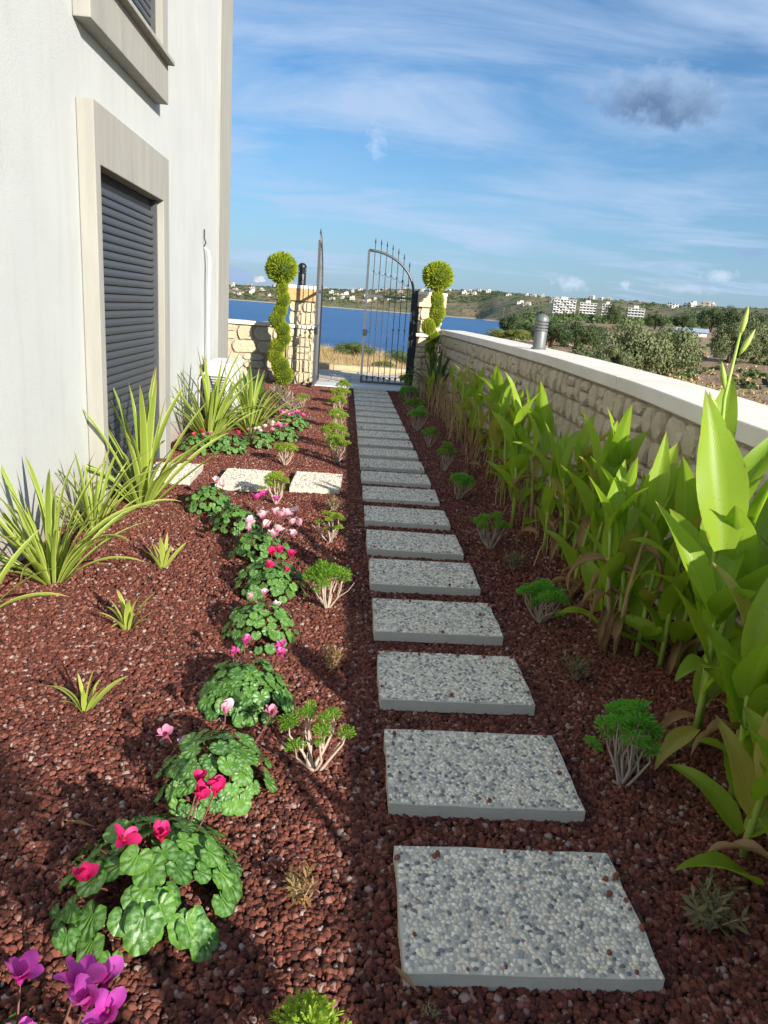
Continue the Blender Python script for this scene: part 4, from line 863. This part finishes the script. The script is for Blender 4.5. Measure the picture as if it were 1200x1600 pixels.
# ---- small shrubs: bare pale branches under green tufts
def tuft_mesh(mt, seed, n=58):
    rg = random.Random(seed); m = MB()
    for k in range(n):
        z = 1-1.25*(k+.5)/n; a = k*2.39996; rr = math.sqrt(max(0, 1-z*z)); d = Vector((rr*math.cos(a), rr*math.sin(a), z*.8+.15)).normalized(); L = rg.uniform(.6, 1.05)
        side = d.orthogonal().normalized(); side.rotate(Matrix.Rotation(rg.uniform(0, 6.28), 3, d)); o0 = d*rg.uniform(.15, .45)
        wv = .044
        for (fr_, dev, ln) in ((0, 0, 1.), (.45, .65, .5), (.45, -.65, .5), (.7, .6, .35), (.7, -.6, .35)):
            b0 = o0+d*L*.6*fr_; dd = (d+side*dev).normalized(); tip = b0+dd*L*.6*ln; sw = dd.cross(side if abs(dev) < .1 else d).normalized()*wv
            mid = b0+dd*L*.6*ln*.6; m.add([b0-sw*.5, b0+sw*.5, mid+sw*1.1, tip, mid-sw*1.1], [(0, 1, 2, 4), (4, 2, 3)], [(.4, 0), (.6, 0), (.7, .6), (.5, 1), (.3, .6)])
    me = m.mesh('foliage_tuft', False); me.materials.append(mt); return me
TM = {mt.name: [tuft_mesh(mt, s) for s in range(3)] for mt in (TUFT, TUFTY, TUFTD)}
def shrub(x, y, label, h, wd, mt, ntuft, seed, lean=(0, 0), ts=.045, flat=.9):
    t = thing('shrub', label, 'shrub', (x, y, gz_(x, y)-.01), 0, 'small bare stemmed shrubs along the path'); rg = random.Random(seed)
    for k in range(ntuft):
        a = k*2.39996+rg.uniform(-.4, .4); q = math.sqrt((k+.4)/ntuft); tip = Vector((lean[0]+wd*q*math.cos(a), lean[1]+wd*q*math.sin(a), h*(1-.28*q*q)*rg.uniform(.88, 1.05)))
        m = MB(); w1 = Vector((tip.x*.55+rg.gauss(0, .012), tip.y*.55+rg.gauss(0, .012), tip.z*.38)); w2 = Vector((tip.x*.9+rg.gauss(0, .01), tip.y*.9+rg.gauss(0, .01), tip.z*.72))
        m.tube([(rg.gauss(0, .006), rg.gauss(0, .006), 0), w1, w2, tip], [.0062, .005, .0038, .0022], 5, False)
        if rg.random() < .8:
            t2 = tip+Vector((rg.gauss(0, .03), rg.gauss(0, .03), -.02)); m.tube([w1, w1.lerp(t2, .5)+Vector((rg.gauss(0, .01), rg.gauss(0, .01), 0)), t2], [.004, .003, .0018], 4, False)
        m.build('branch', BRANCH, t, smooth=True)
        obj('foliage_tuft', TM[mt.name][k % 3], None, t, tip, (rg.uniform(-.4, .4), rg.uniform(-.4, .4), rg.uniform(0, 6.28)), (ts*rg.uniform(.9, 1.4), ts*rg.uniform(.9, 1.4), ts*flat*rg.uniform(.9, 1.3)))
        for _ in range(rg.choice([0, 1, 1])): obj('foliage_tuft', TM[mt.name][(k+1) % 3], None, t, tip+Vector((rg.gauss(0, .028), rg.gauss(0, .028), -rg.uniform(.005, .055))), (rg.uniform(-.5, .5), rg.uniform(-.5, .5), rg.uniform(0, 6.28)), ts*rg.uniform(.55, .9))
    return t
LS = [(.0, 1.05, 'lime green feathery shrub cut off by the bottom picture edge', .15, .06, TUFTY, 9, (0, 0), .05),
 (-.02, 2.05, 'sparse twisted shrub with bare branches left of the third slab', .20, .12, TUFT, 8, (-.0, .02), .036),
 (-.01, 3.36, 'bushy green topped shrub left of the fifth slab', .24, .09, TUFT, 10, (0, 0), .045),
 (-.02, 4.40, 'thin shrub with two small lime tufts left of the seventh slab', .19, .09, TUFTY, 6, (.0, 0), .036),
 (-.445, 5.24, 'pale stemmed shrub standing in front of the side branch slabs', .24, .085, TUFTY, 10, (0, 0), .042),
 (-.485, 6.60, 'leafy shrub just behind the side branch, beside white cyclamens', .21, .10, TUFTY, 10, (0, 0), .044),
 (-.015, 6.80, 'shrub with one low side branch, left of the path past the side branch', .27, .12, TUFTY, 11, (0, 0), .046),
 (-.05, 7.50, 'shrub with a flat yellow green top, right behind the low branched one', .27, .13, TUFTY, 11, (0, 0), .048),
 (-.03, 8.75, 'left row shrub fourth from the gate', .28, .10, TUFTY, 10, (0, 0), .05),
 (-.03, 9.95, 'left row shrub third from the gate, rounded lime top', .26, .10, TUFTY, 10, (0, 0), .05),
 (-.02, 11.1, 'left row shrub second from the gate, broad lime cushion', .25, .13, TUFTY, 11, (0, 0), .056),
 (.02, 12.3, 'left row shrub nearest the gate', .25, .10, TUFTY, 9, (0, 0), .05),
 (-.55, 10.6, 'small yellowish shrub alone between left pillar and path', .20, .09, TUFTY, 8, (0, 0), .045)]
RS = [(1.005, 2.02, 'vivid green shrub with pale bare stems, nearest in the right row', .27, .09, TUFTD, 12, (.0, .02), .046),
 (1.06, 3.30, 'vivid green flat topped shrub on a fan of stems right of the fifth slab', .21, .10, TUFTD, 11, (0, 0), .045),
 (1.025, 4.44, 'open shrub with many thin pale stems right of the seventh slab', .23, .11, TUFT, 10, (0, 0), .040),
 (1.015, 5.70, 'small round topped shrub right of the eighth slab', .21, .09, TUFTD, 9, (0, 0), .045),
 (1.03, 6.74, 'tall thin stemmed shrub, fifth in the right row from the camera', .27, .08, TUFT, 9, (0, 0), .042),
 (1.01, 7.94, 'dull green small shrub, sixth in the right row from the camera', .24, .09, TUFT, 8, (0, 0), .042),
 (.99, 9.06, 'bare legged shrub with a green cap, fourth from the gate in right row', .29, .12, TUFTD, 10, (0, 0), .05),
 (1.03, 10.18, 'wide flat topped shrub, third from the gate in right row', .27, .13, TUFT, 10, (0, 0), .055),
 (1.09, 11.75, 'dark green cushion shrub, second from the gate in right row', .27, .14, TUFTD, 10, (0, 0), .06),
 (1.10, 12.9, 'dark shrub at the foot of the gate post, last in the right row', .38, .11, TUFT, 9, (0, 0), .05)]
for k, (x, y, lab, h, wd, mt, nt, ln, ts) in enumerate(LS+RS): shrub(x, y, lab, h, wd, mt, nt, 40+k, ln, ts)
# ---- small twiggy dry plants
def twig_mesh(seed, mt, n=16, L=.10):
    rg = random.Random(seed); m = MB()
    for k in range(n):
        z = L*(.25+.75*k/n); a = k*2.4; d = Vector((math.cos(a), math.sin(a), rg.uniform(.4, 1.))).normalized(); s = Vector((-math.sin(a), math.cos(a), 0)); l = L*rg.uniform(.22, .4); b0 = Vector((0, 0, z)); w_ = l*.13
        m.add([b0-s*w_*.3, b0+s*w_*.3, b0+d*l*.55+s*w_, b0+d*l, b0+d*l*.55-s*w_], [(0, 1, 2, 4), (4, 2, 3)], [(.4, 0), (.6, 0), (.8, .6), (.5, 1), (.2, .6)])
    me = m.mesh('leaf_spray', False); me.materials.append(mt); return me
TW = {mt.name: [twig_mesh(s, mt) for s in range(3)] for mt in (OLIVEL, DRYTW, LAVEN)}
def twiggy(x, y, label, h, mt, n, seed, spread=.6, name='twiggy_plant'):
    t = thing(name, label, 'small plant', (x, y, gz_(x, y)-.005), 0, 'twiggy little plants in the gravel'); rg = random.Random(seed)
    for k in range(n):
        a = k*2.39996; tl = spread*math.sqrt((k+.5)/n)*rg.uniform(.7, 1.2); s = h/.12*rg.uniform(.65, 1.05)
        e = (Matrix.Rotation(a, 3, 'Z') @ Matrix.Rotation(tl, 3, 'Y')).to_euler(); m = MB()
        d = Vector((math.sin(tl)*math.cos(a), math.sin(tl)*math.sin(a), math.cos(tl))); m.tube([(0, 0, 0), d*.05*s, d*.1*s], [.003, .0022, .001], 4, False); m.build('twig', BRANCH, t)
        obj('leaf_spray', TW[mt.name][k % 3], None, t, d*.012*s, e, s)
    return t
for k, (x, y, lab, h, mt, n) in enumerate([
  (-.03, 1.50, 'reddish half dry seedling left of the nearest slab', .12, DRYTW, 11), (.03, 2.71, 'brownish wispy plant left of the fourth slab', .13, DRYTW, 12), (-.01, 5.10, 'dry olive wisp of a plant in front of the side branch slab', .14, OLIVEL, 9),
  (1.01, 1.44, 'olive green twiggy plant right of the nearest slab', .15, OLIVEL, 13), (1.06, 2.71, 'dark olive twiggy plant between two vivid green shrubs', .13, OLIVEL, 12), (1.09, 4.04, 'grey olive twiggy plant right of the sixth slab', .14, OLIVEL, 12),
  (1.25, 1.12, 'faint olive plant at the lower right edge', .12, OLIVEL, 8), (-.03, 3.95, 'low brownish wisp left of the sixth slab', .08, DRYTW, 7), (.27, 1.19, 'tiny fresh green weed at the front edge of the nearest slab', .045, OLIVEL, 6),
  (1.02, 5.0, 'low olive wisp between two right row shrubs', .10, OLIVEL, 8), (-.80, 9.8, 'pinkish grey lavender like tuft before the left pillar', .40, LAVEN, 26), (-.62, 9.35, 'smaller pinkish grey tuft beside the mauve cyclamen', .28, LAVEN, 18), (-.86, 8.7, 'dark low leafy tuft behind the mauve cyclamen', .34, OLIVEL, 22)]):
    twiggy(x, y, lab, h, mt, n, 70+k)

# ---- topiary
def pom_mesh(n, seed):
    rg = np.random.default_rng(seed); m = MB()
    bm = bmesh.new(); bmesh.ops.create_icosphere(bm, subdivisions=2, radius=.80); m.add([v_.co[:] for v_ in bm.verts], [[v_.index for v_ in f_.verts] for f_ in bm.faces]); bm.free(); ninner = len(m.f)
    for k in range(n):
        z = 1-2*(k+.5)/n; a = k*2.39996; rr = math.sqrt(1-z*z); d = Vector((rr*math.cos(a), rr*math.sin(a), z)); d += Vector(rg.normal(0, .12, 3)); d.normalize()
        o0 = d*rg.uniform(.66, .84); dr = (d + Vector((0, 0, .55)) + Vector(rg.normal(0, .25, 3))).normalized(); L = rg.uniform(.16, .30); s = dr.orthogonal().normalized(); s.rotate(Matrix.Rotation(rg.uniform(0, 6.28), 3, dr)); w_ = rg.uniform(.022, .04)
        m.add([o0-s*w_*.4, o0+s*w_*.4, o0+dr*L*.6+s*w_, o0+dr*L, o0+dr*L*.6-s*w_], [(0, 1, 2, 4), (4, 2, 3)])
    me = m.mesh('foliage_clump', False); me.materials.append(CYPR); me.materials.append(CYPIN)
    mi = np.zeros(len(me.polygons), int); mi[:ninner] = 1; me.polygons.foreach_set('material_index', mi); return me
POM = [pom_mesh(2600, s) for s in range(3)]
def topiary(loc, label, clumps, h, low=None):
    t = thing('topiary', label, 'topiary', loc); rg = random.Random(len(clumps))
    m = MB(); m.tube([(.02*math.sin(z*4), .02*math.cos(z*4), z*h) for z in np.linspace(0, 1, 9)], np.linspace(.035, .018, 9), 8); m.build('trunk', BARK, t, smooth=True)
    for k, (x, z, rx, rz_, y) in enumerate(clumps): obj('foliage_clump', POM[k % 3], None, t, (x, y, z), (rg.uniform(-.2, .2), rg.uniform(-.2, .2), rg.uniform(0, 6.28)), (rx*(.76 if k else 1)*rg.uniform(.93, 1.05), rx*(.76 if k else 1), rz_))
    for k in range(low or 0):
        m = MB(); a = rg.uniform(0, 6.28); r_ = rg.uniform(.05, .22); zt = rg.uniform(.3, 1.0); m.tube([(.03*math.cos(a), .03*math.sin(a), 0), (r_*math.cos(a), r_*math.sin(a), zt*.6), (r_*.8*math.cos(a), r_*.8*math.sin(a), zt)], [.008, .006, .003], 5); m.build('branch', BRANCH, t)
    return t
topiary((-1.14, 13.1, 0), 'clipped spiral cypress with ball top, left of the gate',
  [(.0, 1.98, .29, .275, 0), (.02, 1.66, .15, .16, 0), (.05, 1.46, .16, .17, 0), (.0, 1.28, .17, .15, .03), (-.05, 1.12, .19, .16, 0), (.06, .97, .19, .15, -.03), (.08, .82, .17, .14, 0), (-.03, .66, .19, .16, .02), (-.06, .50, .2, .16, 0), (.04, .34, .22, .17, -.03), (.10, .18, .24, .18, 0)], 2.0)
topiary((1.58, 13.25, 0), 'clipped cypress with three balls on bare stems, right of the gate',
  [(-.01, 2.06, .285, .265, 0), (.02, 1.66, .17, .20, 0), (.04, 1.44, .20, .19, .02), (-.10, 1.20, .18, .16, -.05), (.02, 1.30, .13, .13, 0), (.02, 1.02, .15, .13, .02), (-.04, .84, .13, .12, 0), (.03, .66, .12, .11, .02)], 2.0, 10)
flax((1.66, 12.85, 0), 'dark green strap plant at the foot of the right topiary', 34, .95, FLAXD, 17, 'dark_plant', 'plant', 1.3, .6, None, .10)

# ---------------------------------------------------------------- bushes and trees beyond the wall
def crown_mesh(mt, seed, n=9500, lumps=24, leaf=.05, flat=.85):
    rg = np.random.default_rng(seed); cs = rg.normal(0, 1, (lumps, 3)); cs /= np.linalg.norm(cs, axis=1)[:, None]; cs *= rg.uniform(.35, .78, (lumps, 1)); cs[:, 2] = np.abs(cs[:, 2])*1.0-.12
    rl = rg.uniform(.22, .40, lumps); k = rg.integers(0, lumps, n); d = rg.normal(0, 1, (n, 3)); d /= np.linalg.norm(d, axis=1)[:, None]
    p = cs[k] + d*rl[k][:, None]*rg.uniform(.55, 1.08, (n, 1))**.6; p[:, 2] *= flat; p[:, 2] += .32
    t = rg.normal(0, 1, (n, 3)); t[:, 2] += .3; t /= np.linalg.norm(t, axis=1)[:, None]; s = np.cross(t, d+.01); s /= np.linalg.norm(s, axis=1)[:, None]; L = leaf*rg.uniform(.7, 1.4, (n, 1)); W_ = L*.42
    V = np.stack([p-s*W_*.5, p+t*L*.5-s*W_*.0+s*W_, p+t*L, p+t*L*.5-s*W_], 1).reshape(-1, 3)
    me = raw('crown', V, np.arange(4*n).reshape(-1, 4), False); me.materials.append(mt); return me
CR = {mt.name: [crown_mesh(mt, s) for s in range(3)] for mt in (OLIVE, DKGREEN, MIDGREEN, YELGREEN)}
def bush(b, r, wd, h, mt, label, cat='bush', seed=0, trunk=.12, group=None, cz=None, ch=None, name=None):
    p = pol(b, r); t = thing(name or ('tree' if cat == 'tree' else 'bush'), label, cat, p, 0, group); rg = random.Random(seed); m = MB()
    for k in range(5):
        a = k*1.257+rg.uniform(-.3, .3); m.tube([(0, 0, -.2), (.15*wd*math.cos(a)*.5, .15*wd*math.sin(a)*.5, h*.3), (.3*wd*math.cos(a), .3*wd*math.sin(a), h*.62)], [trunk, trunk*.6, trunk*.2], 6)
    m.build('trunk', BARK, t, smooth=True)
    obj('crown', CR[mt.name][seed % 3], None, t, (0, 0, h*.08 if cz is None else cz), (0, 0, rg.uniform(0, 6.28)), (wd*.5, wd*.5, h*.80 if ch is None else ch))
    return t
bush(21.9, 41, 4.0, 3.35, OLIVE, 'large grey green olive bush beyond the wall, left half of a pair', seed=1)
bush(24.2, 42.5, 4.3, 3.2, OLIVE, 'large grey green olive bush beyond the wall, right half of a pair', seed=2)
bush(20.4, 39.5, 2.2, 1.9, OLIVE, 'small grey green bush tucked against the left of the olive pair', seed=0)
bush(15.7, 72, 4.0, 3.0, DKGREEN, 'dark rounded bush directly right of the bollard lamp head', seed=0)
bush(17.6, 76, 4.4, 3.3, DKGREEN, 'tallest dark bush right of the bollard lamp', seed=1)
bush(18.9, 78, 3.0, 2.7, DKGREEN, 'dark bush at the right end of the group by the bollard lamp', seed=2)
bush(12.7, 108, 4.8, 3.7, DKGREEN, 'dark bush left of the bollard lamp near the cove', seed=2)
bush(13.9, 100, 3.4, 2.6, DKGREEN, 'low dark bush right beside the bollard lamp on its left', seed=0)
bush(11.9, 96, 4.0, 1.5, YELGREEN, 'low yellow green mound of scrub above the coping near the cove', seed=1)
bush(13.2, 88, 4.2, 1.5, YELGREEN, 'low yellow green mound of scrub left of the bollard lamp', seed=2)
bush(28.2, 62, 3.4, 3.8, OLIVE, 'olive green bush at the right edge, left of its pair', seed=0)
bush(29.6, 64, 3.8, 4.0, OLIVE, 'olive green bush at the right edge, cut by the frame', seed=1)
bush(26.6, 215, 8, 7.6, DKGREEN, 'dark broad tree on the skyline left of the tall flower spike', 'tree', 0, .3)
bush(27.9, 205, 8, 8.2, DKGREEN, 'dark tallest tree on the skyline behind the flower spike', 'tree', 1, .3)
bush(29.4, 200, 9, 6.0, DKGREEN, 'dark low tree on the skyline at the right edge', 'tree', 2, .3)
bush(19.85, 330, 7.5, 10.5, DKGREEN, 'dark tall tree standing in front of the right apartment blocks', 'tree', 1, .35)
bush(22.9, 260, 7, 6.0, DKGREEN, 'round dark tree in the middle distance right of the apartment blocks', 'tree', 0, .3)
bush(24.8, 240, 8, 5.4, DKGREEN, 'dark tree behind the small pale blue shed', 'tree', 2, .3)
bush(20.9, 200, 7, 2.0, YELGREEN, 'yellow green hedge like bush below the far right apartment block', seed=1)
bush(.9, 25.5, 1.5, .62, MIDGREEN, 'grey green bush in dry grass seen between the gate leaves', seed=0, trunk=.03)
bush(4.6, 24.5, 1.3, .62, MIDGREEN, 'grey green bush in dry grass seen through the gate bars', seed=1, trunk=.03)
bush(3.1, 20.5, .8, .32, MIDGREEN, 'little green bush in dry grass near the kerb', seed=2, trunk=.02)
bush(60, 7.5, 2.6, 2.6, OLIVE, 'olive bush outside the picture, over the wall on the right', seed=2)
bush(143.5, 2.46, .85, 2.2, OLIVE, 'unseen small olive tree added behind the camera to shade the lower left bed', 'tree', seed=1, trunk=.05, cz=2.22, ch=.45)  # out of view, added so its raised crown shades the gravel at lower left
# low brush and far scrub: counted by nobody
def scrub(name, n, bmin, bmax, rmin, rmax, smin, smax, mt, seed, nl=26, zmin=-2.5, dens=None):
    rg = np.random.default_rng(seed); b = rg.uniform(bmin, bmax, n); r = np.exp(rg.uniform(math.log(rmin), math.log(rmax), n)); z = terr(b, r)
    ok = z > zmin
    x, y = r*np.sin(np.radians(b)), r*np.cos(np.radians(b))
    if dens is not None: ok &= (np.sin(x/dens+1)*np.cos(y/dens/1.3)+.6*np.sin(x/dens*2.3-y/dens*1.7)+rg.normal(0, .5, n) > .0)
    b, r, z, x, y = b[ok], r[ok], z[ok], x[ok], y[ok]; n = len(b); s = rg.uniform(smin, smax, n)**1.0
    d = rg.normal(0, 1, (n, nl, 3)); d /= np.linalg.norm(d, axis=2)[..., None]; d[..., 2] = np.abs(d[..., 2])*.75
    c = np.stack([x, y, z], -1)[:, None] + d*s[:, None, None]*rg.uniform(.45, 1, (n, nl, 1))
    t = rg.normal(0, 1, (n, nl, 3)); t /= np.linalg.norm(t, axis=2)[..., None]; q = np.cross(t, d); q /= np.linalg.norm(q, axis=2)[..., None]+1e-6; S = (s[:, None, None]*rg.uniform(.35, .7, (n, nl, 1)))
    V = np.stack([c-t*S*.6, c+q*S*.4, c+t*S*.6, c-q*S*.4], 2).reshape(-1, 3)
    return struct(obj(name, raw(name, V, np.arange(len(V)).reshape(-1, 4)), mt), 'stuff')
scrub('low_brush', 900, 12, 34, 26, 260, .12, .55, MIDGREEN, 1, 40, -2.5, 9.)
scrub('dry_brush', 1700, 12, 34, 26, 200, .08, .35, STRAW, 2, 30, -2.5, 7.)
scrub('dark_brush', 260, 14, 34, 30, 160, .2, .7, DKGREEN, 12, 40, -2.5, 11.)
scrub('far_scrub', 13000, -12, 34, 330, 2000, 1.0, 3.4, MIDGREEN, 3, 12, -1.5, 45.)
scrub('far_dark_trees', 2600, -12, 34, 420, 2000, 1.8, 5.0, DKGREEN, 4, 18, -1., 70.)
scrub('settlement_trees', 1500, -12, 12, 1500, 1780, 1.8, 4.6, DKGREEN, 14, 18, -1.)
# pale sandy track outside the wall, on the right
m = MB(); bs = np.linspace(18, 40, 30)
v = []
for b in bs: v += [tuple(pol(b, 25.0)+Vector((0, 0, .05))), tuple(pol(b, 30.5)+Vector((0, 0, .05)))]
SAND = mat('sandy_track', lambda t, b: t.mix(t.noise(worldpos(t), 3, 6), (.42, .34, .24), (.52, .43, .32)), .95)
m.add(v, [(2*i, 2*i+1, 2*i+3, 2*i+2) for i in range(29)]); struct(m.build('dirt_track', SAND))
# rubble on the dirt
rg = random.Random(31); rb = MB(); us = USTONE['a'][0]
for k in range(150):
    b, r = rg.uniform(19, 31), rg.uniform(31, 75); p = pol(b, r); s = rg.uniform(.05, .17)
    M = Matrix.LocRotScale(p+Vector((0, 0, s*.2)), Euler((rg.uniform(0, 6), rg.uniform(0, 6), rg.uniform(0, 6))), Vector((s, s*.5, s*.8))); me = USTONE['a'][k % 14]
    rb.add([M @ v_.co for v_ in me.vertices], [tuple(q.vertices) for q in me.polygons])
struct(rb.build('rubble', STONE), 'stuff')

# ---------------------------------------------------------------- far buildings
HWALL = mat('far_white_wall', lambda t, b: t.mix(rnd(t), (.60, .58, .54), (.40, .35, .29)), .9)
HROOF = mat('far_roof', lambda t, b: t.mix(rnd(t), (.50, .46, .42), (.36, .20, .14)), .9)
GLASS = mat('far_window', lambda t, b: (.04, .055, .08), .25)
APTW = mat('apartment_white', lambda t, b: t.mix(t.noise(worldpos(t), .2, 4), (.62, .60, .56), (.52, .50, .46)), .85)
def apartment(b, r, W, Dp, fl, label, rz, nw, setback=False):
    p = pol(b, r); t = thing('apartment_building', label, 'building', p-Vector((0, 0, .5)), rz); fh = 3.0
    m = MB(); m.box((-W/2, 0, -3), (W/2, Dp, fl*fh)); m.build('wall', APTW, t)
    m = MB(); m.box((-W/2-.4, -.4, fl*fh), (W/2+.4, Dp+.4, fl*fh+.5)); rf = m.build('roof', APTW, t)
    m = MB(); m.box((-W*.18, 2, fl*fh+.5), (W*.12, Dp-2, fl*fh+3.2)); m.build('stair_tower', APTW, rf)
    win = MB(); bw = W/nw; win.box((-bw*.36, -.06, -.1), (bw*.36, .08, 1.95)); wme = win.mesh('window'); wme.materials.append(GLASS)
    bal = MB(); bal.box((-bw*.46, -1.3, -.28), (bw*.46, -.0, -.08)); bal.box((-bw*.46, -1.3, -.08), (bw*.46, -1.2, .85)); bme = bal.mesh('balcony'); bme.materials.append(APTW)
    for i in range(fl):
        for k in range(nw):
            x = -W/2+bw*(k+.5); obj('window', wme, GLASS, t, (x, 0, i*fh+.8))
            if setback or (k+i) % 3 != 1: obj('balcony', bme, APTW, t, (x, 0, i*fh+.6))
    swin = MB(); swin.box((-.08, -1, 0), (.08, 1, 1.7)); sme = swin.mesh('window'); sme.materials.append(GLASS)
    for i in range(fl):
        for y in (Dp*.25, Dp*.7): obj('window', sme, GLASS, t, (-W/2, y, i*fh+.8))
    return t
apartment(16.35, 880, 25, 14, 6, 'largest white apartment block with rows of windows, leftmost of four', R(-10), 7)
apartment(18.05, 905, 19, 13, 5, 'cream apartment block with stacked balconies, second from the left', R(-14), 5, True)
apartment(19.45, 900, 13, 12, 5, 'white apartment block half hidden by the dark tall tree', R(-16), 4)
apartment(21.45, 890, 18, 13, 4, 'white apartment block with long balconies, rightmost of four', R(-20), 5, True)
def small_house(b, r, W, Dp, h, label, group, storeys=2, roof=0, seed=0):
    p = pol(b, r); rg = random.Random(seed); t = thing('villa', label, 'house', p-Vector((0, 0, .6)), R(-b)+rg.uniform(-.5, .5), group)
    m = MB(); m.box((-W/2, -Dp/2, -3), (W/2, Dp/2, h)); m.box((-W*.1, -Dp/2+.4, h+.36), (W*.42, Dp/2-.4, h+2.2)); m.build('wall', HWALL, t)
    m = MB(); m.box((-W/2-.3, -Dp/2-.3, h+.002), (W/2+.3, Dp/2+.3, h+.35)); m.build('roof', HROOF, t)
    m = MB(); m.box((-.9, -.08, 0), (.9, .06, 1.6)); wme = m.mesh('window'); wme.materials.append(GLASS)
    for s in range(storeys):
        for x in (-W*.28, W*.2): obj('window', wme, GLASS, t, (x, -Dp/2, 1+s*3))
rg = random.Random(21); n_ = 0
for (b0, b1, r0, r1, n, lab, grp) in [
    (-11, -3.0, 1540, 1760, 40, 'tiny pale house in the dense settlement across the bay, left of the gate', 'pale houses across the bay left of the gate'),
    (-2.6, 5.5, 1520, 1740, 24, 'tiny pale house across the bay seen in or around the gate opening', 'pale houses across the bay behind the gate'),
    (5.5, 11, 1600, 1740, 14, 'tiny pale house on the ridge right of the right topiary', 'pale houses on the ridge past the right topiary'),
    (11, 16, 1150, 1650, 9, 'tiny pale house on the hillside left of the apartment blocks', 'pale houses on the hillside by the apartments'),
    (17.5, 20.5, 1250, 1330, 3, 'tiny white house on the hill top above the apartment blocks', 'white houses above the apartments'),
    (23.2, 26.6, 1010, 1100, 7, 'small white villa on the right hand hill crest', 'white villas on the right hill crest')]:
    for k in range(n):
        b = rg.uniform(b0, b1); r = rg.uniform(r0, r1); small_house(b, r, rg.uniform(5.5, 12), rg.uniform(6, 9), rg.choice([3.0, 3.2, 5.6]), lab, grp, 1+(rg.random() < .6), 0, n_); n_ += 1
# shed, boat, mast
p = pol(25.4, 150); t = thing('shed', 'low shed with pale blue grey roof in the scrub below the dark trees', 'shed', p, R(-20))
m = MB(); m.box((-2.6, -1.2, -.6), (2.6, 1.2, .9)); m.build('wall', HWALL, t)
BLUER = mat('blue_grey_roof', lambda t, b: (.30, .38, .48), .4)
m = MB(); m.prism([(-1.5, .9), (1.5, .9), (0, 1.6)], -2.9, 2.9, axis=0); m.build('roof', BLUER, t)
bt = thing('boat', 'tiny white boat on the blue water above the wall coping', 'boat', (30.2, 176, -4.0), R(70))
m = MB(); m.prism([(-2.2, -.15), (1.6, -.15), (2.6, .55), (-2.3, .5)], -.7, .7, axis=1); m.build('hull', APTW, bt)
m = MB(); m.box((-.9, -.5, .5), (.5, .5, 1.2)); m.build('cabin', APTW, bt)
p = pol(11.95, 560); mst = thing('mast', 'thin pale mast standing near the cove left of the bollard lamp', 'mast', (p.x, p.y, max(p.z, -4.5)))
m = MB(); m.tube([(0, 0, -1), (0, 0, 13)], [.22, .12], 6); m.build('pole', LAMPGREY, mst)
m = MB(); m.box((-.5, -.15, 12.6), (.5, .15, 13.0)); m.build('head', LAMPGREY, mst)
